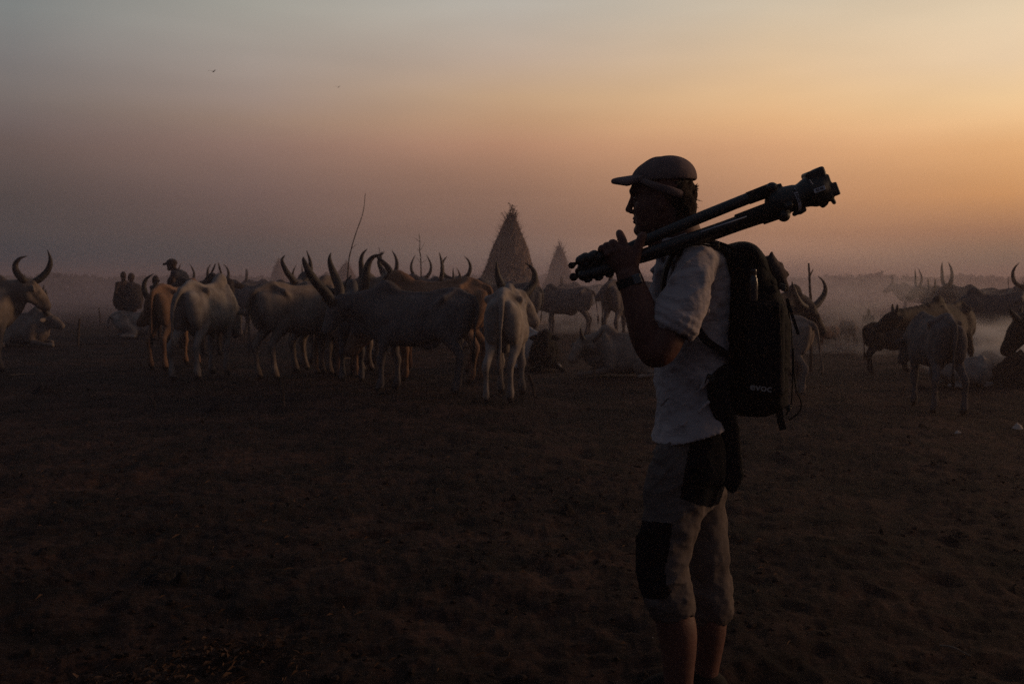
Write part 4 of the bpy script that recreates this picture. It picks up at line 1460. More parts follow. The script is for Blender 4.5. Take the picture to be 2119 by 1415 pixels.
# hips and legs
S.chain([C(1430, 930, -.075, 36), C(1402, 1040, -.085, 38), C(1380, 1150, -.085, 34), C(1382, 1225, -.085, 33)], k=.03)
S.chain([C(1378, 1225, -.085, 33), C(1399, 1290, -.085, 35.5), C(1404, 1340, -.085, 31), C(1404, 1400, -.085, 25.5), C(1405, 1450, -.085, 21.5)], k=.02)
S.chain([C(1442, 930, .075, 40), C(1450, 1060, .085, 34), C(1460, 1160, .085, 31), C(1464, 1240, .085, 32)], k=.03)
S.chain([C(1462, 1240, .085, 33), C(1466, 1290, .085, 32), C(1463, 1340, .085, 27), C(1459, 1385, .085, 22), C(1459, 1425, .085, 20)], k=.02)
S.warp(lambda x, y, z: .0006 * fbm(x * 60, y * 60, z * 60, 2, 3))
V, F = S.mesh()
body = child(mesh_obj('body', V, F, SKIN))


def pline(pts, px, py):
    """Point in polygon, photograph pixels."""
    ins = np.zeros(len(px), bool)
    n = len(pts)
    for i in range(n):
        x0, y0 = pts[i]
        x1, y1 = pts[(i + 1) % n]
        c = ((y0 > py) != (y1 > py)) & (px < (x1 - x0) * (py - y0) / (y1 - y0 + 1e-9) + x0)
        ins ^= c
    return ins


def to_px(V):
    return CX + V[:, 0] / V[:, 1] * F_PX, HOR - (V[:, 2] - CAM_H) / V[:, 1] * F_PX


# eyes (dark iris on the eyeball) and brows
for q in (-1, 1):
    c = np.array(U(1315.5, 410.5, q * .031))
    eV, eF = tube([tuple(c + (.004, 0, 0)) + (.002,), tuple(c) + (.0075,), tuple(c - (.004, 0, 0)) + (.006,), tuple(c - (.006, 0, 0)) + (.001,)], seg=10, n=2)
    child(mesh_obj('eye', eV, eF, EYE))
    mb = MB()
    mb.tube([C(1305, 398.5, q * .018, 2.2), C(1306, 396.5, q * .030, 2.8), C(1311, 397, q * .044, 1.6)], seg=6, n=3)
    child(mb.build('eyebrow', HAIRM, smooth=True))

# hair: cropped at the neck, curling out below the cap
rgh = np.random.default_rng(9)
H = Sculpt(np.array(U(1325, 470, -.12)) - .03, np.array(U(1470, 340, .12)) + .03, .0045)
H.ell(U(1388, 398, 0), (.074, .0765, .080), k=.02)
H.chain([C(1408, 410, -.05, 20), C(1413, 430, -.035, 20), C(1412, 446, -.02, 15)], k=.02)
H.chain([C(1408, 410, .05, 20), C(1413, 430, .035, 20), C(1413, 444, .02, 15)], k=.02)
H.cap(U(1420, 405, 0), U(1420, 440, 0), .032, .024, k=.02)
H.cap(U(1352, 395, -.074), U(1354, 412, -.076), .008, .006, k=.01)
H.cap(U(1352, 395, .074), U(1354, 412, .076), .008, .006, k=.01)
H.ell(U(1338, 428, 0), (.056, .2, .068), k=.01, sub=True)
H.ell(U(1312, 400, 0), (.040, .2, .060), k=.01, sub=True)
H.warp(lambda x, y, z: .0045 * fbm(x * 55, y * 55, z * 55, 3, 8))
V, F = H.mesh()
hair = child(mesh_obj('hair', V, F, HAIRM))
mb = MB()
for k in range(420):
    th = rgh.uniform(-1.3, 1.3)
    py_ = rgh.uniform(398, 446)
    back = 1428 - 8 * abs(th) - max(0, py_ - 432) * .8
    x0 = 1395 + (back - 1395) * math.cos(th)
    d0 = .078 * math.sin(th)
    a = np.array(U(x0, py_, d0))
    o_ = np.array((math.cos(th), math.sin(th), rgh.uniform(-.7, .3)))
    L = rgh.uniform(.008, .022)
    side = np.array((rgh.normal(), rgh.normal(), rgh.normal())) * L * .4
    mb.tube([tuple(a - o_ * .006) + (.0014,), tuple(a + o_ * L * .6 + side * .4) + (.0011,), tuple(a + o_ * L + side + (0, 0, -.003)) + (.0004,)], seg=4, n=2)
hl_ = mb.build('hair_curls', HAIRM, smooth=True)
child(hl_)

# cap: crown, brim, sloping band with the gap and the strap end behind
K = Sculpt(np.array(U(1255, 430, -.14)) - .02, np.array(U(1460, 315, .14)) + .02, .0042)
K.ell(U(1373, 378, 0), (.098, .086, .080), k=.012)
K.ell(U(1392, 366, 0), (.074, .082, .064), k=.02)
K.ell(U(1342, 378, 0), (.053, .074, .050), k=.02)

K.rbox(U(1370, 412, 0), (.14, .14, .0535), .002, k=.004, sub=True, rot=Matrix.Rotation(R(-3), 3, 'Y'))
K.ell(U(1374, 380, 0), (.090, .075, .068), k=.003, sub=True)
V, F = K.mesh()
cap_o = child(mesh_obj('cap', V, F, CAPM))
K = Sculpt(np.array(U(1255, 420, -.14)) - .02, np.array(U(1460, 340, .14)) + .02, .0038)
for q in (-1, 1):
    K.chain([C(1319, 369, q * .050, 5.4), C(1338, 378, q * .080, 6.2), C(1362, 387, q * .093, 7.5), C(1390, 396, q * .092, 8.5), C(1413, 404, q * .070, 8.5), C(1424, 405, q * .025, 6), C(1427, 405, 0, 5.5)],
            k=.004, flat=((.2, 1, 0), .55))
V, F = K.mesh()
child(mesh_obj('cap_band', V, F, CAPM))
K = Sculpt(np.array(U(1250, 400, -.14)) - .02, np.array(U(1345, 350, .14)) + .02, .0036)
brim_rot = Matrix.Rotation(R(-9), 3, 'Y')
for d_ in np.linspace(-.062, .062, 17):
    tip = 1270 + 26 * (abs(d_) / .062) ** 2.2
    sag = 4.5 * (abs(d_) / .062) ** 2
    K.chain([C(tip, 375.5 + sag, d_, 5.4), C((tip + 1325) / 2, 371 + sag * .8, d_, 5.2), C(1328, 367 + sag * .5, d_, 6)], k=.006)
V, F = K.mesh()
child(mesh_obj('cap_brim', V, F, CAPM))
mb = MB()
mb.tube([C(1398, 379, -.078, 3.6), C(1416, 376, -.060, 4.5), C(1430, 378, -.030, 5), C(1434, 384, 0, 5)], seg=8, n=5, flat=.4)
mb.tube([C(1420, 374, -.045, 2), C(1430, 378, -.03, 3), C(1437, 390, -.015, 3.5), C(1428, 398, -.02, 3)], seg=8, n=5)
for k in range(34):
    a = np.array(U(1432, 391, -.015))
    th = rgh.uniform(-.9, .9)
    L = rgh.uniform(.012, .024)
    d = np.array((math.cos(th), rgh.normal() * .35, math.sin(th) + .05))
    mb.tube([tuple(a) + (.0022,), tuple(a + d * L * .6) + (.0016,), tuple(a + d * L) + (.0004,)], seg=5, n=2)
child(mb.build('cap_strap', BLACK, smooth=True))


# --- shirt
def folds(amp, sc, ang, seed):
    """Cloth creases: sharp ridges of stretched noise running along the given angle."""
    ca, sa = math.cos(ang), math.sin(ang)

    def fn(x, y, z):
        u, v = x * ca + z * sa, -x * sa + z * ca
        wob = .35 * vnoise(u * 5, v * 5, y * 5, seed)
        a = vnoise(u * sc * .10 + 9, v * sc * .34 + wob * 3, y * sc * .16, seed + 1)
        b = vnoise(u * sc * .24 + 4, v * sc * .75 + wob * 4, y * sc * .3, seed + 2)
        r = (1 - np.abs(a)) ** 5 + .45 * (1 - np.abs(b)) ** 5
        m = np.clip(.55 + vnoise(u * 4 + 3, v * 5, y * 4, seed + 3), 0, 1.3)
        return -r * amp * m - amp * .5 * a + amp * .25 * fbm(x * 30, y * 30, z * 30, 2, seed + 4)
    return lambda x, y, z: fn(x, y, z) + amp * .42


T = Sculpt(np.array((U(1335, 600, -.35)[0], PY - .36, U(0, 930)[2])), np.array((U(1560, 600, .3)[0], PY + .30, U(0, 455)[2])), .0045)
T.loft(2, [(U(0, 498)[2], U(1424, 0)[0], PY, .055, .075), (U(0, 515)[2], U(1432, 0)[0], PY, .090, .135), (U(0, 545)[2], U(1436, 0)[0], PY, .108, .190), (U(0, 600)[2], U(1438, 0)[0], PY, .118, .185),
           (U(0, 700)[2], U(1437, 0)[0], PY, .122, .170), (U(0, 770)[2], U(1434, 0)[0], PY, .118, .160), (U(0, 820)[2], U(1434, 0)[0], PY, .116, .158), (U(0, 870)[2], U(1436, 0)[0], PY, .124, .182),
           (U(0, 925)[2], U(1440, 0)[0], PY, .146, .205)], k=.02, p=2.25)
for q, dd_ in ((-1, -.172), (1, .165)):
    T.ell(U(1444, 546, dd_), (.066, .055, .060), k=.04)
# near sleeve, wide and rolled above the elbow
T.chain([C(1446, 548, -.175, 40), C(1432, 590, -.21, 43), C(1408, 640, -.232, 44), C(1394, 668, -.238, 43)], k=.02)
for c_, rr in (((1402, 652), 46.5), ((1397, 664), 47.5), ((1391, 675), 45)):
    e = np.array((.46, 0, .89))
    for j in range(20):
        a0, a1 = 2 * math.pi * j / 20, 2 * math.pi * (j + 1) / 20
        c = np.array(U(c_[0], c_[1], -.236))
        u_, v_ = np.array((.89, 0, -.46)), np.array((0, 1, 0))
        # the sleeve runs down and to the left: its cross-section plane is perpendicular to (-.5, 0, -.86)
        u_ = np.array((.86, 0, -.50))
        r_ = (rr - 7) * PXM
        T.cap(c + (u_ * math.cos(a0) + v_ * math.sin(a0)) * r_, c + (u_ * math.cos(a1) + v_ * math.sin(a1)) * r_, .0155, .0155, k=.004)
# far sleeve
T.chain([C(1442, 548, .165, 40), C(1436, 600, .19, 40), C(1432, 660, .198, 38)], k=.02)
# collar
for j in range(26):
    a0, a1 = 2 * math.pi * j / 26, 2 * math.pi * (j + 1) / 26

    def cp(a):
        x_, y_ = math.cos(a), math.sin(a)
        lift = 473 + 14 * (1 - x_) + 3
        return np.array(U(1403 + 37 * x_, lift, .068 * y_))
    T.cap(cp(a0), cp(a1), .009, .009, k=.006)
    T.cap(cp(a0) + (.004, 0, -.020), cp(a1) + (.004, 0, -.020), .013, .013, k=.012)
    T.cap(cp(a0) + (.008, 0, -.040), cp(a1) + (.008, 0, -.040), .018, .018, k=.015)
# open front edge and placket
T.chain([C(1366, 520, -.04, 6), C(1362, 560, -.045, 6), C(1358, 610, -.045, 7), C(1360, 680, -.03, 7)], k=.015)
T.chain([C(1362, 545, .02, 8), C(1352, 590, .03, 9), C(1350, 640, .03, 9), C(1354, 690, .02, 8)], k=.02)
# neck hole and sleeve mouth, hem cut in a curve
T.chain([C(1390, 430, 0, 34), C(1394, 470, 0, 33), C(1400, 500, 0, 30)], k=.004, sub=True)
T.cap(U(1345, 500, 0), U(1392, 520, 0), .020, .030, k=.008, sub=True)
T.chain([C(1399, 672, -.238, 33), C(1385, 700, -.245, 36), C(1365, 735, -.245, 38)], k=.004, sub=True)
# pulls in the rolled sleeve and the long creases drawn towards the strap
for P_ in ([(1364, 640, -.262, 4), (1392, 656, -.296, 5.5), (1432, 684, -.285, 4)], [(1366, 628, -.255, 3), (1402, 640, -.292, 5), (1440, 664, -.268, 3)],
           [(1372, 612, -.25, 3), (1398, 618, -.282, 4.5), (1424, 640, -.285, 3.5), (1441, 668, -.262, 3)], [(1392, 560, -.225, 3), (1400, 592, -.262, 4), (1420, 625, -.281, 3)],
           [(1470, 560, -.225, 3), (1462, 590, -.236, 4), (1448, 612, -.252, 3)], [(1480, 575, -.20, 3), (1474, 620, -.205, 4.5), (1462, 650, -.205, 3)],
           [(1476, 735, -.158, 3), (1440, 765, -.172, 4), (1392, 812, -.150, 3), (1366, 842, -.10, 2)], [(1484, 770, -.155, 3), (1440, 812, -.170, 4.5), (1388, 862, -.152, 3)],
           [(1458, 712, -.160, 3), (1418, 742, -.170, 4), (1376, 778, -.135, 3)], [(1484, 815, -.160, 3), (1446, 850, -.178, 4), (1400, 888, -.170, 3)],
           [(1430, 700, -.166, 3), (1396, 728, -.160, 4), (1368, 752, -.12, 2)], [(1488, 690, -.15, 3), (1484, 640, -.158, 4), (1492, 590, -.15, 3)]):
    T.chain([C(*p) for p in P_], k=.012)


def calm(fn):
    """Creases die out towards the hem and the rolled cuff, where the cloth is doubled."""
    cu_ = np.array(U(1396, 666, -.236))

    def g_(x, y, z):
        px_ = CX + x / PY * F_PX
        hz_ = CAM_H - (np.interp(px_, [1353, 1373, 1418, 1486, 1514, 1543], [910, 908, 893, 874, 878, 887]) - HOR) / F_PX * PY
        a = np.clip((z - hz_) / .09, 0, 1)
        d_ = np.sqrt((x - cu_[0]) ** 2 + (y - cu_[1]) ** 2 + (z - cu_[2]) ** 2)
        return fn(x, y, z) * (.12 + .88 * a) * (.3 + .7 * np.clip((d_ - .07) / .07, 0, 1))
    return g_


T.warp(calm(folds(.017, 21, R(52), 17)))
T.warp(calm(folds(.010, 40, R(38), 11)))
T.warp(calm(folds(.004, 60, R(-40), 31)))
gx_ = CX + T.ax[0] / PY * F_PX
hem = np.interp(gx_, [1335, 1353, 1373, 1418, 1486, 1500, 1514, 1543, 1560], [908, 910, 908, 893, 874, 872, 878, 887, 888])
hemz = CAM_H - (hem - HOR) / F_PX * PY
T.d = np.maximum(T.d, (hemz[:, None, None] + .0015 * np.sin(T.ax[1] * 40)[None, :, None] - T.ax[2][None, None, :]).astype(np.float32))
V, F = T.mesh()
shirt = child(mesh_obj('shirt', V, F, SHIRT))

# --- trousers: rolled below the knee, black panels on thigh and knee
Q = Sculpt(np.array((U(1300, 600, 0)[0], PY - .24, U(0, 1310)[2])), np.array((U(1540, 600, 0)[0], PY + .24, U(0, 850)[2])), .0045)
Q.loft(2, [(U(0, 860)[2], U(1432, 0)[0], PY, .090, .140), (U(0, 915)[2], U(1432, 0)[0], PY, .098, .152), (U(0, 985)[2], U(1428, 0)[0], PY, .108, .165)], k=.02, p=2.3)
Q.chain([C(1426, 930, -.075, 54), C(1405, 1000, -.088, 56), C(1388, 1070, -.09, 53), C(1374, 1130, -.09, 48), C(1371, 1180, -.09, 46), C(1381, 1228, -.09, 46), C(1398, 1262, -.088, 37)], k=.03)
Q.chain([C(1445, 930, .075, 54), C(1450, 1010, .09, 48), C(1454, 1080, .09, 44), C(1460, 1140, .09, 45), C(1464, 1190, .09, 45), C(1470, 1235, .09, 43), C(1474, 1258, .09, 38)], k=.03)
Q.chain([C(1436, 950, -.02, 58), C(1448, 1005, -.02, 50)], k=.04)
for (cx_, cy_, d_, rr, tl) in ((1400, 1262, -.088, 39, .18), (1402, 1273, -.088, 34, .18), (1389, 1240, -.09, 46, .1), (1376, 1200, -.09, 48, .05),
                               (1475, 1256, .09, 40, -.05), (1466, 1190, .09, 46, -.12), (1468, 1200, .09, 47, -.12), (1474, 1264, .09, 39, 0)):
    for j in range(18):
        a0, a1 = 2 * math.pi * j / 18, 2 * math.pi * (j + 1) / 18
        c = np.array(U(cx_, cy_, d_))
        r_ = (rr - 4) * (PY + d_) / F_PX
        f_ = lambda a: c + np.array((math.cos(a), math.sin(a), -tl * math.cos(a))) * r_
        Q.cap(f_(a0), f_(a1), .0068, .0068, k=.006)
Q.cap(U(1401, 1272, -.088), U(1404, 1330, -.085), .047, .050, k=.004, sub=True)
Q.cap(U(1472, 1262, .09), U(1467, 1330, .09), .052, .052, k=.004, sub=True)
Q.warp(folds(.011, 20, R(30), 43))
Q.warp(folds(.008, 42, R(20), 41))
Q.warp(folds(.005, 75, R(-25), 51))
V, F = Q.mesh()
fc = V[F].mean(1)
fpx, fpy = to_px(fc)
p1 = pline([(1444, 860), (1432, 900), (1418, 965), (1407, 1030), (1440, 1043), (1470, 1050), (1488, 1042), (1500, 1008), (1560, 860)], fpx, fpy) & (fc[:, 1] < PY + .06)
p2 = pline([(1300, 1073), (1392, 1083), (1386, 1130), (1376, 1180), (1378, 1210), (1392, 1222), (1380, 1238), (1352, 1240), (1300, 1232)], fpx, fpy) & (fc[:, 1] < PY - .0)
p3 = pline([(1300, 1073), (1418, 1083), (1418, 1222), (1300, 1232)], fpx, fpy) & (fc[:, 1] > PY + .0) & (fpx < 1425)
trousers = child(mesh_obj('trousers', V, F, None, mats=[TROUSER, PANEL], midx=(p1 | p2 | p3).astype(int)))

# --- shoes
for (ax, ay, d_) in ((1405, 1452, -.085), (1459, 1412, .085)):
    c = np.array(U(ax, ay, d_))
    g0 = 0.0
    B = Sculpt(c - (.26, .08, c[2] + .02), c + (.12, .08, .06), .006)
    B.cap(c + (0, 0, .02), (c[0] + .005, c[1], .06), .043, .048, k=.01)
    B.chain([(c[0] + .035, c[1], .045, .040), (c[0] - .03, c[1], .055, .046), (c[0] - .11, c[1], .045, .045), (c[0] - .18, c[1], .033, .034)], k=.02, flat=((0, 0, 1), .95))
    B.rbox((c[0] - .065, c[1], .0), (.155, .043, .022), .02, k=.012)
    V, F = B.mesh()
    so = child(mesh_obj('shoe', V, F, SHOE))
    mb = MB()
    mb.bevbox((c[0] - .065, c[1], -.008), (.158, .046, .012), bev=.5)
    sole = mb.build('sole', BLACK)
    sole.parent = so

# --- wristwatch
c = np.array(U(1302.5, 585, -.226))
ax_ = unit(np.array(U(1318, 620, -.232)) - np.array(U(1301, 570, -.222)))
sd = unit(np.cross(ax_, (0, 1, 0)))
dp = unit(np.cross(sd, ax_))
mb = MB()
n_ = 28
Vv, Ff = [], []
for j in range(n_):
    a = 2 * math.pi * j / n_
    for (off, rr) in ((-.013, .0), (-.013, .0045), (.013, .0045), (.013, .0)):
        Vv.append(c + ax_ * off + sd * math.cos(a) * (.0335 + rr) + dp * math.sin(a) * (.0295 + rr))
for j in range(n_):
    k = (j + 1) % n_
    for m_ in range(4):
        Ff.append((j * 4 + m_, k * 4 + m_, k * 4 + (m_ + 1) % 4, j * 4 + (m_ + 1) % 4))
mb.add(Vv, Ff)
watch = child(mb.build('watch_band', BLACK, smooth=False))
mb = MB()
rotw = np.array([sd, ax_, dp]).T
cc = c + sd * .020 - dp * .030 * (1 if dp[1] > 0 else -1)
mb.bevbox(cc, (.014, .015, .006), rot=rotw, bev=.6)
wf = child(mb.build('watch_case', mat('watch_glass', (.03, .035, .045), .25, spec=.6)))
# ---------------------------------------------------------------- folded tripod on the shoulder
TRI = mat('black_tripod_metal', (0.006, 0.0065, 0.008), 0.5, (0.010, 0.010, 0.012), 20, 0.15, 120, spec=.5, bdist=.001)
TRIR = mat('black_rubber', (0.014, 0.014, 0.015), 0.8, bump=.4, bscale=180, bdist=.001)
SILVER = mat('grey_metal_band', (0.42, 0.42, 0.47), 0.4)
tri = empty('tripod', U(1440, 480, -.19))
tag(tri, 'folded black tripod with grey ring, carried on the shoulder and gripped near its feet', 'tripod')


def tchild(o, par=None):
    o.parent = par or tri
    if par is None or par is tri:
        o.matrix_parent_inverse = Matrix.Translation(-Vector(tri.location))
    else:
        o.matrix_parent_inverse = Matrix.Identity(4)
        o.parent = par
    return o


TD = -.185


def leg(pts, joint, clamp_at, foot):
    """pts: (px, py, d, radius px) from the crown to the foot."""
    mb = MB()
    mb.tube([C(*p) for p in pts], seg=16, n=3)
    L = tchild(mb.build('leg', TRI, smooth=True))
    # padded sleeve near the crown
    mb = MB()
    a, b = np.array(C(*joint[0])), np.array(C(*joint[1]))
    mb.tube([tuple(a), tuple(a * .97 + b * .03)[:3] + (a[3] * 1.0,), tuple(b * .97 + a * .03)[:3] + (b[3],), tuple(b)], seg=18, n=2)
    tchild(mb.build('foam_sleeve', TRIR, smooth=True), L)
    # locking collars with levers
    for (px, py, d, r) in clamp_at:
        p0, p1 = np.array(U(*pts[-2][:3])), np.array(U(*pts[-1][:3]))
        dr = unit(p1 - p0)
        c = np.array(U(px, py, d))
        R_ = r * (PY + d) / F_PX
        K = Sculpt(c - R_ * 2.4, c + R_ * 2.4, .0026)
        K.cap(c - dr * .008, c + dr * .010, R_, R_ * .96, k=.002)
        up_ = unit(np.cross(dr, (0, 1, 0)))
        K.rbox(c + up_ * R_ * 1.0, (.012, .008, .006), .003, k=.003, rot=np.array([dr, np.cross(up_, dr), up_]).T)
        K.cap(c + up_ * R_ * 1.15 - np.array((0, .008, 0)), c + up_ * R_ * 1.15 + np.array((0, .008, 0)), .0055, .0055, k=.002)
        V, F = K.mesh()
        tchild(mesh_obj('leg_lock', V, F, TRI), L)
    (px, py, d, r) = foot
    c = np.array(U(px, py, d))
    R_ = r * (PY + d) / F_PX
    K = Sculpt(c - R_ * 2, c + R_ * 2, .0026)
    K.ell(c, (R_, R_, R_ * .95), k=.002)
    K.cap(c, c + unit(np.array(U(*pts[-1][:3])) - c) * R_ * 1.3, R_ * .45, R_ * .5, k=.003)
    V, F = K.mesh()
    tchild(mesh_obj('rubber_foot', V, F, TRIR), L)
    return L


leg([(1598, 392, TD, 12), (1552, 409, TD, 12), (1433, 457, TD - .005, 12), (1330, 500, TD - .01, 11), (1262, 529, TD - .005, 9.5), (1205, 538, TD, 8), (1196, 543, TD, 6)],
    ((1600, 391, TD, 14), (1550, 410, TD, 13.2)), [(1245, 530, TD, 13), (1225, 532, TD, 12), (1207, 536, TD, 11)], (1183, 549.5, TD, 7.5))
leg([(1612, 425, TD - .02, 12), (1530, 458, TD - .025, 12.5), (1443, 489, TD - .025, 12.5), (1330, 527, TD - .02, 12), (1262, 551, TD - .01, 10), (1210, 566, TD, 8), (1200, 569, TD, 6)],
    ((1614, 424, TD - .02, 14.5), (1529, 456, TD - .025, 14)), [(1258, 556, TD - .008, 13.5), (1236, 563, TD - .005, 13), (1214, 568, TD, 12)], (1187, 573, TD, 9))
leg([(1616, 438, TD + .03, 12), (1530, 466, TD + .03, 12), (1443, 497, TD + .028, 12), (1330, 532, TD + .02, 12), (1262, 548, TD + .02, 10), (1215, 553, TD + .02, 8), (1206, 556, TD + .02, 6)],
    ((1618, 437, TD + .03, 14.5), (1579, 451, TD + .03, 14)), [(1262, 543, TD + .02, 13), (1230, 553, TD + .02, 13), (1212, 553, TD + .02, 12)], (1197, 561, TD + .03, 7.5))
# streak of light along the lower leg edge, put in as a pale rod
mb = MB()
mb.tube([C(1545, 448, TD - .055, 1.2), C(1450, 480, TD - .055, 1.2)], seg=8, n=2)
tchild(mb.build('leg_edge_glint', SILVER, smooth=True))


def blob(name, parts, m, h=.003, par=None):
    ps = np.array([p[0] for p in parts])
    K = Sculpt(ps.min(0) - .07, ps.max(0) + .07, h)
    for p in parts:
        kind = p[1]
        if kind == 'ell':
            K.ell(p[0], p[2], k=p[3])
        elif kind == 'cap':
            K.cap(p[0], p[2], p[3], p[4], k=p[5])
        elif kind == 'box':
            K.rbox(p[0], p[2], p[3], k=p[4], rot=p[5])
    V, F = K.mesh()
    return tchild(mesh_obj(name, V, F, m), par)


ADIR = unit(np.array(U(1690, 395, TD)) - np.array(U(1610, 425, TD)))       # along the tripod, crown to head
UDIR = unit(np.cross(ADIR, (0, 1, 0)))
if UDIR[2] < 0:
    UDIR = -UDIR
RT = np.array([ADIR, (0, 1, 0), UDIR]).T
px1 = PXM * .95
crown = blob('crown', [(np.array(U(1612, 418, TD)), 'cap', np.array(U(1640, 410, TD)), 29 * px1, 27 * px1, .004),
                       (np.array(U(1598, 392, TD)), 'cap', np.array(U(1606, 410, TD)), 13.5 * px1, 15 * px1, .006),
                       (np.array(U(1597, 389, TD - .015)), 'cap', np.array(U(1597, 389, TD + .015)), 11.5 * px1, 11.5 * px1, .004),
                       (np.array(U(1611, 385, TD)), 'box', (.008, .012, .006), .003, .003, RT),
                       (np.array(U(1622, 446, TD - .02)), 'cap', np.array(U(1622, 446, TD + .03)), 13 * px1, 13 * px1, .005),
                       (np.array(U(1630, 428, TD - .04)), 'cap', np.array(U(1636, 424, TD - .045)), .010, .008, .003)], TRI)
c0 = np.array(U(1643, 411, TD))


def ringmesh(c, ax, r, w, th, seg=40, name='ring', m=None):
    V, F = [], []
    a_ = unit(np.cross(ax, (0, 1, 0)))
    b_ = np.cross(ax, a_)
    for j in range(seg):
        t = 2 * math.pi * j / seg
        o_ = a_ * math.cos(t) + b_ * math.sin(t)
        for (u_, v_) in ((-w, 0), (-w, th), (w, th), (w, 0)):
            V.append(c + ax * u_ + o_ * (r + v_))
    for j in range(seg):
        k = (j + 1) % seg
        for q in range(4):
            F.append((j * 4 + q, k * 4 + q, k * 4 + (q + 1) % 4, j * 4 + (q + 1) % 4))
    return mesh_obj(name, V, F, m, None, False)


ring = tchild(ringmesh(c0, ADIR, 26.4 * px1, .0048, .0022, name='level_ring', m=SILVER))


def text_mesh(name, body_, size, m, extr=.0004, spacing=1.0, bold=0.0):
    cu = bpy.data.curves.new(name, 'FONT')
    cu.body = body_
    cu.size = size
    cu.extrude = extr
    cu.offset = bold
    cu.space_character = spacing
    cu.align_x = 'CENTER'
    cu.align_y = 'CENTER'
    to = bpy.data.objects.new(name, cu)
    scene.collection.objects.link(to)
    dg = bpy.context.evaluated_depsgraph_get()
    me = bpy.data.meshes.new_from_object(to.evaluated_get(dg))
    bpy.data.objects.remove(to)
    V = np.empty(len(me.vertices) * 3)
    me.vertices.foreach_get('co', V)
    F = [tuple(p.vertices) for p in me.polygons]
    return V.reshape(-1, 3), F


# lettering round the ring, bent onto its surface
LV, LF = text_mesh('lettering', 'MUNICH', .0105, None, bold=.0003)
r_ = 26.4 * px1 + .0022
a_ = unit(np.cross(ADIR, (0, 1, 0)))
if a_[2] < 0:
    a_ = -a_
out = []
for v in LV:
    t = v[0] / r_ - .15
    o_ = np.array((0, -1, 0)) * math.cos(t) - a_ * math.sin(t)
    out.append(c0 + o_ * (r_ + .0003 + v[2]) + ADIR * v[1])
tchild(mesh_obj('ring_lettering', out, LF, BLACK, None, False), ring)
head = blob('fluid_head', [(np.array(U(1648, 409, TD)), 'cap', np.array(U(1662, 404, TD)), 26 * px1, 25 * px1, .004),
                           (np.array(U(1676, 397, TD)), 'cap', np.array(U(1690, 392, TD)), 30 * px1, 29 * px1, .008),
                           (np.array(U(1691, 385, TD)), 'box', (.028, .032, .049), .008, .006, RT),
                           (np.array(U(1694, 356, TD)), 'box', (.010, .030, .011), .005, .008, RT),
                           (np.array(U(1708, 384, TD)), 'box', (.012, .030, .030), .004, .004, RT),
                           (np.array(U(1723, 393, TD)), 'box', (.010, .030, .020), .004, .004, RT),
                           (np.array(U(1689, 414, TD)), 'cap', np.array(U(1712, 405, TD)), 14 * px1, 13 * px1, .006),
                           (np.array(U(1703, 424, TD)), 'cap', np.array(U(1708, 420, TD)), 6.5 * px1, 6 * px1, .004),
                           (np.array(U(1720, 408, TD)), 'cap', np.array(U(1726, 419, TD)), 5 * px1, 4.5 * px1, .003)], TRI)
lock = blob('head_lock_knob', [(np.array(U(1655, 438, TD)), 'cap', np.array(U(1663, 434, TD)), 6.5 * px1, 6 * px1, .003),
                               (np.array(U(1644, 443, TD)), 'cap', np.array(U(1652, 438, TD)), 5 * px1, 5 * px1, .003)], TRI)
qx = np.array(U(1686.5, 395, TD - .0)) - np.array((0, 30 * px1 + .001, 0))
mb = MB()
mb.bevbox(qx, (.0175, .0012, .0062), rot=RT, bev=.3)
plate = tchild(mb.build('name_plate', SILVER))
LV, LF = text_mesh('lettering', 'ID 06', .010, None, bold=.0002)
out = [qx + np.array((0, -.0016, 0)) + ADIR * v[0] + UDIR * v[1] + np.array((0, -v[2], 0)) for v in LV]
tchild(mesh_obj('plate_lettering', out, LF, BLACK, None, False), plate)
mb = MB()
mb.tube([C(1675, 372, TD - .0445, 1.0), C(1682, 382, TD - .046, 1.0)], seg=6, n=2)
tchild(mb.build('scale_mark', SILVER))

# ---------------------------------------------------------------- backpack
NYL = mat('black_ripstop', (0.0045, 0.005, 0.008), 0.75, (0.007, 0.0075, 0.011), 6, 0.5, 40, spec=.06, bdist=.006)
NYL2 = mat('charcoal_ripstop', (0.030, 0.026, 0.027), 0.6, (0.02, 0.018, 0.02), 8, 0.5, 50, bdist=.006)
bp = empty('backpack', U(1560, 860, 0))
tag(bp, 'large black backpack with dangling straps and pale lettering, worn on the back of the man', 'backpack')


def bchild(o, par=None):
    o.parent = par or bp
    if par is None:
        o.matrix_parent_inverse = Matrix.Translation(-Vector(bp.location))
    return o


zz = lambda py: U(0, py, -.11)[2]
xx = lambda px: U(px, 600, -.12)[0]
K = Sculpt(np.array((xx(1450), PY - .24, zz(880))), np.array((xx(1665), PY + .22, zz(485))), .0045)
K.loft(2, [(zz(862), xx(1566), PY - .01, .055, .11), (zz(850), xx(1567), PY - .01, .088, .135), (zz(825), xx(1572), PY - .01, .101, .15), (zz(760), xx(1574), PY - .01, .102, .155),
           (zz(690), xx(1574), PY - .01, .103, .155), (zz(640), xx(1570), PY - .01, .100, .155), (zz(600), xx(1562), PY - .01, .088, .15), (zz(560), xx(1550), PY - .01, .074, .145),
           (zz(530), xx(1541), PY - .01, .055, .13), (zz(513), xx(1538), PY - .01, .030, .10)], k=.01, p=3.0)
K.chain([C(1515, 700, -.01, 12), C(1504, 780, -.01, 20), C(1512, 840, -.01, 16)], k=.03)
K.warp(folds(.004, 60, R(8), 61))
V, F = K.mesh()
pack = bchild(mesh_obj('pack_body', V, F, NYL))
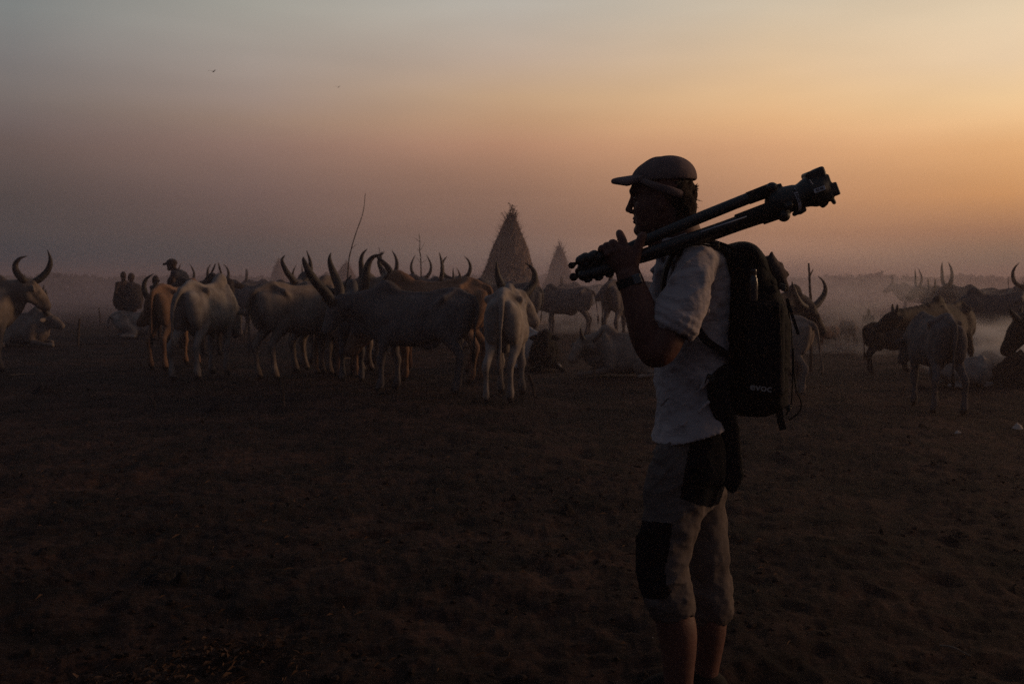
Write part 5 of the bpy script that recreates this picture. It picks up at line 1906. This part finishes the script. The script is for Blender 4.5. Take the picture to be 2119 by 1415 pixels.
# side pocket with rounded top
K = Sculpt(np.array((xx(1530), PY - .22, zz(835))), np.array((xx(1645), PY - .06, zz(615))), .0045)
K.rbox((xx(1572), PY - .158, zz(722)), (.064, .028, .146), .026, k=.01)
K.warp(folds(.003, 70, R(80), 71))
V, F = K.mesh()
pocket = bchild(mesh_obj('side_pocket', V, F, NYL))
LV, LF = text_mesh('lettering', 'evoc', .030, None, bold=.0004, spacing=1.0)
tx, tz = U(1574, 802, -.20)[0], U(1574, 802, -.20)[2]
ca, sa = math.cos(R(-7)), math.sin(R(-7))
out = [np.array((tx + (v[0] * ca * 1.15 - v[1] * sa), PY - .204 - v[2], tz + (v[0] * sa * 1.15 + v[1] * ca))) for v in LV]
LOGO = mat('pale_print', (0.26, 0.25, 0.25), .6)
bchild(mesh_obj('lettering', out, LF, LOGO, None, False))
# lid with hood bulge
K = Sculpt(np.array((xx(1490), PY - .2, zz(640))), np.array((xx(1660), PY + .2, zz(490))), .0045)
K.chain([(xx(1530), PY - .01, zz(524), .028), (xx(1556), PY - .01, zz(530), .040), (xx(1580), PY - .01, zz(562), .034), (xx(1598), PY - .01, zz(600), .034)], k=.02, flat=((0, 1, 0), 3.2))
K.warp(folds(.004, 80, R(40), 81))
V, F = K.mesh()
bchild(mesh_obj('lid', V, F, NYL))
# bottle in the side pocket
mb = MB()
mb.tube([C(1558, 640, -.155, 11), C(1558, 585, -.155, 11), C(1558, 572, -.155, 8), C(1558, 566, -.155, 8), C(1558, 558, -.155, 8.2), C(1558, 555, -.155, 4)], seg=18, n=3)
bt = mb.build('water_bottle', mat('dark_bottle', (.02, .017, .02), .22, spec=.5), smooth=True)
tag(bt, 'slim dark bottle standing in the side pocket of the backpack', 'bottle')


def strap(name, pts, w, th=.0022, m=None, par=None, up=(0, 1, 0)):
    """Flat webbing: width in photograph pixels runs across the view."""
    P = [C(p[0], p[1], p[2], (p[3] if len(p) > 3 else w) / 2) for p in pts]
    mb = MB()
    V, F = tube(P, seg=8, n=5, flat=th / (w * PXM / 2), up=up)
    mb.add(V, F)
    return bchild(mb.build(name, m or BLACK, smooth=True), par)


def strap2(name, pts, w, depth, par=None, m=None):
    P = [C(p[0], p[1], p[2], w / 2) for p in pts]
    Q = catmull(P, 6)
    V, F = [], []
    T_ = np.gradient(Q[:, :3], axis=0)
    for i in range(len(Q)):
        t = unit(T_[i])
        a = unit(np.cross(t, (0, 1, 0)))
        for (u_, v_) in ((-1, -1), (1, -1), (1, 1), (-1, 1)):
            V.append(Q[i, :3] + a * u_ * Q[i, 3] + np.array((0, 1, 0)) * v_ * depth)
    n = len(Q)
    for i in range(n - 1):
        for q in range(4):
            F.append((i * 4 + q, i * 4 + (q + 1) % 4, (i + 1) * 4 + (q + 1) % 4, (i + 1) * 4 + q))
    F += [(3, 2, 1, 0), tuple((n - 1) * 4 + q for q in range(4))]
    return bchild(mesh_obj(name, V, F, m or BLACK, None, False), par)


for q, nm in ((-1, 0), (1, 1)):
    strap2('shoulder_strap', [(1512, 545, q * .10), (1494, 515, q * .105), (1470, 500, q * .11), (1440, 500, q * .115), (1410, 508, q * .12), (1388, 535, q * .125), (1374, 575, q * .125), (1372, 612, q * .12)], 9, .020)
    strap2('load_lifter', [(1524, 520, q * .10), (1503, 508, q * .10), (1480, 500, q * .10)], 5, .010)
strap2('lower_strap', [(1372, 612, -.128), (1380, 640, -.15), (1405, 655, -.17)], 8, .012)
strap2('lower_strap', [(1432, 660, -.178), (1446, 684, -.183), (1462, 705, -.182), (1486, 722, -.17), (1516, 742, -.14)], 16, .003)
strap2('hanging_strap', [(1628, 618, -.12), (1640, 655, -.12), (1652, 692, -.12)], 6, .002)
strap2('hanging_strap', [(1611, 842, -.10), (1615, 868, -.10), (1620, 889, -.10)], 14, .003)
mb = MB()
mb.tube([C(1642, 720, -.10, 1.6), C(1643, 770, -.10, 1.6), (U(1648, 806, -.09)) + (.0024,), C(1658, 832, -.09, 1.8), C(1654, 852, -.09, 2), C(1633, 869, -.09, 2)], seg=8, n=6)
mb.tube([C(1628, 622, -.10, 1.6), C(1638, 690, -.10, 1.6), C(1640, 780, -.10, 1.6), C(1637, 836, -.10, 1.6), C(1626, 858, -.1, 1.6)], seg=8, n=6)
bchild(mb.build('cord_loop', BLACK, smooth=True))
# hip pad and its loose wing hanging behind the thigh
K = Sculpt(np.array((xx(1455), PY - .25, zz(1035))), np.array((xx(1560), PY - .02, zz(740))), .0045)
K.chain([C(1505, 770, -.14, 20), C(1486, 800, -.165, 21), C(1492, 840, -.165, 20), C(1508, 880, -.155, 17), C(1517, 930, -.15, 15), C(1520, 975, -.15, 15.5), C(1515, 1008, -.15, 11)], k=.01, flat=((0, 1, 0), .45))
K.warp(folds(.003, 70, R(30), 91))
V, F = K.mesh()
bchild(mesh_obj('hip_belt_wing', V, F, NYL))
# buckles and zips
for (px, py, d) in ((1618, 592, -.14), (1480, 505, -.125), (1470, 780, -.19), (1628, 840, -.10)):
    mb = MB()
    mb.bevbox(U(px, py, d), (.011, .006, .008), rot=np.array(Matrix.Rotation(R(20), 3, 'Y')), bev=.35)
    mb.bevbox(U(px + 4, py + 6, d - .003), (.006, .006, .007), rot=np.array(Matrix.Rotation(R(20), 3, 'Y')), bev=.35)
    bchild(mb.build('buckle', TRI))
mb = MB()
mb.tube([C(1546, 640, -.192, 1.0), C(1552, 632, -.192, 1.0), C(1580, 629, -.192, 1.0), C(1606, 633, -.192, 1.0), C(1613, 645, -.192, 1.0), C(1617, 740, -.192, 1.0)], seg=6, n=5)
bchild(mb.build('zip', NYL2, smooth=True))
mb = MB()
mb.tube([C(1470, 778, -.19, 1.5), C(1463, 782, -.19, 1.4), C(1459, 793, -.19, 1.2)], seg=6, n=4)
bchild(mb.build('pull_cord', BLACK, smooth=True))

# garment stuffed behind the lid
K = Sculpt(np.array((xx(1560), PY - .16, zz(640))), np.array((xx(1650), PY + .16, zz(500))), .004)
for d_ in np.linspace(-.09, .10, 9):
    s_ = 2 * math.sin(d_ * 40)
    m_ = np.array(U(1606 + s_, 566, d_))
    K.cap(U(1596, 546 + s_, d_), m_, .020, .026, k=.012)
    K.cap(m_, U(1620, 590, d_), .026, .018, k=.012)
    for (vx, vy, r0, r1) in ((1597, 522 + abs(s_), .018, .006), (1582, 534, .014, .006), (1615, 548, .020, .009), (1629, 566 - s_, .022, .008), (1628, 600, .018, .006)):
        K.cap(m_ if vy > 540 else np.array(U(1598, 548, d_)), U(vx, vy, d_), r0, r1, k=.012)
K.warp(folds(.006, 70, R(-50), 95))
V, F = K.mesh()
jk = mesh_obj('jacket', V, F, mat('dull_brown_cloth', (0.052, 0.040, 0.042), .85, (.075, .055, .052), 9, .4, 150))
tag(jk, 'crumpled brown-grey jacket stuffed behind the lid of the backpack', 'jacket')
# ---------------------------------------------------------------- people of the camp, in the smoke
DSKIN = mat('dark_brown_skin', (0.035, 0.020, 0.016), 0.6, bump=.2, bscale=60)
CLOTH = {'grey': mat('grey_brown_wrap', (0.055, 0.043, 0.042), 0.9, (.04, .031, .03), 5, .4, 60),
         'blue': mat('dull_blue_shirt', (0.035, 0.038, 0.05), 0.9, (.028, .03, .042), 5, .4, 60),
         'dark': mat('dark_cloth', (0.03, 0.028, 0.034), 0.9, bump=.3, bscale=60)}


def figure(label, px, Y, height, face, pose, s_dress=None, cat='person', group='herders in the smoke', h=.022):
    """pose: dict of joint points in metres for a 1.75 m adult; x forwards, y left. face: heading in degrees."""
    k = height / 1.75
    root = empty('person')
    tag(root, label, cat, group)
    P = dict(pelvis=(0, 0, .95), chest=(.0, 0, 1.30), neck=(.02, 0, 1.50), head=(.05, 0, 1.64),
             hipL=(0, .09, .92), kneeL=(.03, .10, .50), ankL=(0, .10, .08), hipR=(0, -.09, .92), kneeR=(.03, -.10, .50), ankR=(0, -.10, .08),
             shL=(0, .18, 1.43), elL=(-.01, .23, 1.14), wrL=(.06, .22, .88), shR=(0, -.18, 1.43), elR=(-.01, -.23, 1.14), wrR=(.06, -.22, .88))
    P.update(pose)
    P = {a: np.array(b, float) for a, b in P.items()}
    pts = np.array(list(P.values()))
    K = Sculpt(pts.min(0) - .20, pts.max(0) + .22, h * (1 if k > .8 else .8))
    K.chain([tuple(P['pelvis']) + (.125,), tuple((P['pelvis'] + P['chest']) / 2) + (.11,), tuple(P['chest']) + (.135,), tuple(P['chest'] * .3 + P['neck'] * .7) + (.09,)], k=.05, flat=((1, 0, 0), .8))
    K.cap(P['shL'], P['shR'], .06, .06, k=.06)
    K.cap(P['neck'] - (0, 0, .03), P['head'], .052, .05, k=.03)
    K.ell(P['head'] + (0, 0, .02), (.095, .076, .118), k=.02)
    K.ell(P['head'] + (.09, 0, -.01), (.018, .014, .024), k=.015)
    K.ell(P['head'] + (.05, 0, -.07), (.045, .045, .03), k=.02)
    for q, sd in (('L', 1), ('R', -1)):
        K.ell(P['head'] + (-.005, sd * .078, 0), (.018, .010, .028), k=.008)
        K.chain([tuple(P['hip' + q]) + (.092,), tuple(P['hip' + q] * .5 + P['knee' + q] * .5) + (.072,), tuple(P['knee' + q]) + (.055,), tuple(P['knee' + q] * .65 + P['ank' + q] * .35 + (-.02, 0, 0)) + (.054,), tuple(P['ank' + q]) + (.034,)], k=.03)
        K.chain([tuple(P['ank' + q] + (-.03, 0, -.04)) + (.034,), tuple(P['ank' + q] + (.08, 0, -.045)) + (.034,), tuple(P['ank' + q] + (.15, 0, -.055)) + (.022,)], k=.02)
        K.chain([tuple(P['sh' + q]) + (.055,), tuple(P['el' + q]) + (.038,)], k=.03)
        K.chain([tuple(P['el' + q]) + (.036,), tuple(P['wr' + q]) + (.024,)], k=.02)
        d = unit(P['wr' + q] - P['el' + q])
        K.cap(P['wr' + q], P['wr' + q] + d * .08, .034, .030, k=.02, flat=((0, 1, 0), .6))
        for j in range(4):
            o_ = np.array((.022 * (j - 1.5), 0, 0)) if abs(d[2]) > .6 else np.array((0, 0, .022 * (j - 1.5)))
            K.cap(P['wr' + q] + d * .07 + o_, P['wr' + q] + d * (.16 - .01 * abs(j - 1.5)) + o_ * 1.3, .011, .009, k=.004)
        K.cap(P['wr' + q] + d * .03, P['wr' + q] + d * .07 + (.035, 0, .02), .012, .010, k=.008)
    V, F = K.mesh()
    mesh_obj('body', V, F, DSKIN, root)
    if s_dress:
        s_dress(root, P)
    x = (px - CX) / F_PX * Y
    root.location = (x, Y, gz(x, Y))
    root.rotation_euler = (0, 0, R(face))
    root.scale = (k, k, k)
    return root


def dress(kind, low, with_arms=False, wide=.02):
    def fn(root, P):
        pts = np.array([P['pelvis'], P['chest'], P['shL'], P['shR'], P['elL'], P['elR'], P['hipL'], P['hipR'], P['kneeL'], P['kneeR']])
        K = Sculpt(pts.min(0) - .25, pts.max(0) + .25, .024)
        K.chain([tuple(P['pelvis'] - (0, 0, low)) + (.13 + wide,), tuple(P['pelvis']) + (.135 + wide,), tuple(P['chest']) + (.145 + wide,), tuple(P['chest'] * .4 + P['neck'] * .6) + (.085,)], k=.05)
        K.cap(P['shL'], P['shR'], .075, .075, k=.06)
        for q in 'LR':
            K.cap(P['sh' + q], P['sh' + q] * .4 + P['el' + q] * .6, .07, .062, k=.03)
        K.warp(folds(.02, 20, R(70), 5))
        V, F = K.mesh()
        mesh_obj('shirt' if low < .3 else 'wrap', V, F, CLOTH[kind], root)
    return fn


def shorts(root, P):
    K = Sculpt(np.array((-.3, -.35, .4)), np.array((.5, .35, 1.15)), .024)
    K.chain([tuple(P['pelvis']) + (.14,), tuple(P['pelvis'] + (0, 0, .08)) + (.13,)], k=.04)
    for q in 'LR':
        K.cap(P['hip' + q], P['knee' + q] * .8 + P['hip' + q] * .2, .105, .09, k=.03)
    V, F = K.mesh()
    mesh_obj('shorts', V, F, CLOTH['dark'], root)


# two people close together under one cloth, beyond the white lying cow
figure('left one of two people huddled together under one cloth, heads touching', 256, 27.4, 1.75, -40,
       dict(head=(.05, -.04, 1.64), wrR=(.16, -.10, 1.05), elR=(.02, -.25, 1.18)), None)
figure('right one of two people huddled together under one cloth, arm hanging down', 274, 27.6, 1.73, -140,
       dict(head=(.05, .05, 1.63), shL=(0, .18, 1.42), elL=(-.02, .28, 1.14), wrL=(.0, .32, .84)), None)
xa = (266 - CX) / F_PX * 27.5
K = Sculpt((-.62, -.42, .62), (.62, .42, 1.60), .022)
K.loft(2, [(.74, .02, 0, .36, .20), (.90, .0, 0, .40, .23), (1.10, .0, 0, .40, .24), (1.28, .0, 0, .36, .23), (1.42, .0, 0, .27, .18), (1.47, 0, 0, .15, .12)], k=.02, p=2.4)
K.warp(folds(.03, 16, R(80), 6))
V, F = K.mesh()
cl = mesh_obj('shared_cloth', V, F, CLOTH['grey'])
cl.location = (xa, 27.5, gz(xa, 27.5))
tag(cl, 'grey-brown cloth wrapped round the two people huddled together', 'cloth')
figure('child with round head behind the red-brown cow, left of the man in a cap', 325, 24, 1.55, 165,
       dict(), dress('dark', .1))
m_ = figure('man in a peaked cap bending forward behind the red-brown cow', 379, 21.5, 1.93, 172,
            dict(chest=(.04, 0, 1.30), neck=(.14, 0, 1.50), head=(.24, 0, 1.60), shL=(.08, .19, 1.42), shR=(.08, -.19, 1.42), elL=(.22, .22, 1.18), wrL=(.42, .12, 1.12), elR=(.22, -.22, 1.18), wrR=(.42, -.12, 1.12)),
            lambda root, P: (dress('blue', .1)(root, P), shorts(root, P)))
K = Sculpt((.08, -.16, 1.55), (.46, .16, 1.80), .014)
K.ell((.235, 0, 1.655), (.108, .092, .085), k=.01)
K.rbox((.25, 0, 1.56), (.16, .16, .065), .01, k=.01, sub=True)
K.chain([(.30, -.05, 1.645, .012), (.39, -.02, 1.63, .010), (.39, .02, 1.63, .010), (.30, .05, 1.645, .012)], k=.03)
V, F = K.mesh()
mesh_obj('cap', V, F, CLOTH['grey'], m_)
figure('small person standing close in front of the man in a cap', 356, 21.2, 1.50, 90,
       dict(), dress('blue', .1))
figure('person with both arms raised like horns among the bluish far cattle', 447, 22, 1.58, -95,
       dict(elL=(.0, .16, 1.66), wrL=(.02, .10, 1.92), elR=(.0, -.18, 1.66), wrR=(.02, -.06, 1.90)), dress('dark', .1))
figure('small child standing behind the dark calf, only pale grey in the smoke', 1797, 20.5, .86, -100,
       dict(head=(.04, 0, 1.62)), None)
# two tiny birds
for lab, px, py, Y, s_ in (('tiny bird flying at the upper left of the sky', 441, 149, 60, 1.0), ('tiny bird gliding lower in the sky, right of the first bird', 700, 181, 70, .8)):
    c = put(px, py, Y)
    mb = MB()
    mb.add([(-.12, 0, 0), (.14, 0, .01), (0, .03, .03), (0, -.03, .03), (0, 0, -.03)], [(0, 2, 3), (1, 3, 2), (0, 4, 2), (0, 3, 4), (1, 2, 4), (1, 4, 3)])
    for q in (-1, 1):
        mb.add([(.05, q * .02, .02), (-.04, q * .02, .02), (-.06, q * .18, .09), (.01, q * .19, .10), (-.10, q * .34, .04)], [(0, 1, 2, 3), (3, 2, 4)])
    o = mb.build('bird', CLOTH['dark'])
    o.location = tuple(c)
    o.rotation_euler = (0, 0, R(70))
    o.scale = (s_, s_, s_)
    tag(o, lab, 'bird')
# ---------------------------------------------------------------- smoke haze in the air
hm = bpy.data.materials.new('smoky_air')
hm.use_nodes = True
nt = hm.node_tree
nt.nodes.clear()
pv = nt.nodes.new('ShaderNodeVolumePrincipled')
pv.inputs['Color'].default_value = (0.73, 0.585, 0.64, 1)
pv.inputs['Density'].default_value = 0.004
pv.inputs['Anisotropy'].default_value = 0.5
mo = nt.nodes.new('ShaderNodeOutputMaterial')
nt.links.new(pv.outputs[0], mo.inputs['Volume'])
HZ0, HZ1, HR = -1.3, 7.5, 4100.0
hv = [(x, y, z) for z in (HZ0, HZ1) for y in (-HR, HR) for x in (-HR, HR)]
hf = [(0, 2, 3, 1), (4, 5, 7, 6), (0, 1, 5, 4), (2, 6, 7, 3), (0, 4, 6, 2), (1, 3, 7, 5)]
haze = mesh_obj('haze', hv, hf, hm, smooth=False)
tag(haze, kind='stuff')

# drifting dung-fire smoke lying over the herd, thicker with distance and near the ground
def smoke_bank(name, label, c, half, dens, col, scale, seed, top_fade=2.0, lo=0.42, hi=0.62):
    m = bpy.data.materials.new(name)
    m.use_nodes = True
    nt = m.node_tree
    nt.nodes.clear()
    pv = nt.nodes.new('ShaderNodeVolumePrincipled')
    pv.inputs['Color'].default_value = col + (1,)
    pv.inputs['Anisotropy'].default_value = 0.35
    tc_ = nt.nodes.new('ShaderNodeTexCoord')
    n = nt.nodes.new('ShaderNodeTexNoise')
    n.inputs['Scale'].default_value = scale
    n.inputs['Detail'].default_value = 3
    mp = nt.nodes.new('ShaderNodeMapping')
    mp.inputs['Location'].default_value = (seed, seed * 1.7, 0)
    mp.inputs['Scale'].default_value = (1, 1, 2.2)
    nt.links.new(tc_.outputs['Object'], mp.inputs[0])
    nt.links.new(mp.outputs[0], n.inputs['Vector'])
    mr = nt.nodes.new('ShaderNodeMapRange')
    mr.inputs[1].default_value = lo
    mr.inputs[2].default_value = hi
    nt.links.new(n.outputs[0], mr.inputs[0])
    # soft edges: falls to nothing towards every side of the bank
    g = nt.nodes.new('ShaderNodeSeparateXYZ')
    nt.links.new(tc_.outputs['Object'], g.inputs[0])
    prod = mr.outputs[0]
    for ax, hf_ in enumerate(half):
        a = nt.nodes.new('ShaderNodeMath')
        a.operation = 'ABSOLUTE'
        nt.links.new(g.outputs[ax], a.inputs[0])
        r = nt.nodes.new('ShaderNodeMapRange')
        r.interpolation_type = 'SMOOTHSTEP'
        r.inputs[1].default_value = hf_
        r.inputs[2].default_value = hf_ * ((0.82 if hf_ > 20 else 0.5) if ax < 2 else 0.0)
        nt.links.new(a.outputs[0], r.inputs[0])
        x = nt.nodes.new('ShaderNodeMath')
        x.operation = 'MULTIPLY'
        nt.links.new(prod, x.inputs[0])
        nt.links.new(r.outputs[0], x.inputs[1])
        prod = x.outputs[0]
    x = nt.nodes.new('ShaderNodeMath')
    x.operation = 'MULTIPLY'
    x.inputs[1].default_value = dens
    nt.links.new(prod, x.inputs[0])
    nt.links.new(x.outputs[0], pv.inputs['Density'])
    mo = nt.nodes.new('ShaderNodeOutputMaterial')
    nt.links.new(pv.outputs[0], mo.inputs['Volume'])
    v = [(x_ * half[0], y_ * half[1], z_ * half[2]) for z_ in (-1, 1) for y_ in (-1, 1) for x_ in (-1, 1)]
    o = mesh_obj(name, v, hf, m, smooth=False)
    o.location = c
    tag(o, label, 'smoke', kind='stuff')
    return o


smoke_bank('smoke_bank', 'thin bank of drifting smoke lying low over the distant herd', (0, 72, 0.2), (78, 50, 4.8), 0.030, (0.75, 0.64, 0.72), 0.15, 3, lo=.42, hi=.62)
xs_ = (2050 - CX) / F_PX * 15.6
smoke_bank('dung_fire_smoke', 'pale smoke rising from the dung fire behind the white lying calf', (xs_ + .15, 15.9, .22), (1.25, .9, .72), 4.5, (0.97, 0.94, 0.97), 1.6, 5, lo=.40, hi=.62)
smoke_bank('dung_fire_smoke', 'faint smoke plume leaning away from the dung fire at the right', (xs_ - .2, 19.5, .6), (2.6, 1.6, 1.7), .35, (0.95, 0.90, 0.93), .8, 12, lo=.46, hi=.64)
smoke_bank('dung_fire_smoke', 'wisp of smoke between the two huts', ((1165 - CX) / F_PX * 29, 29.5, .3), (3.2, 1.6, 1.6), .5, (0.95, 0.92, 0.97), .7, 9, lo=.40, hi=.65)
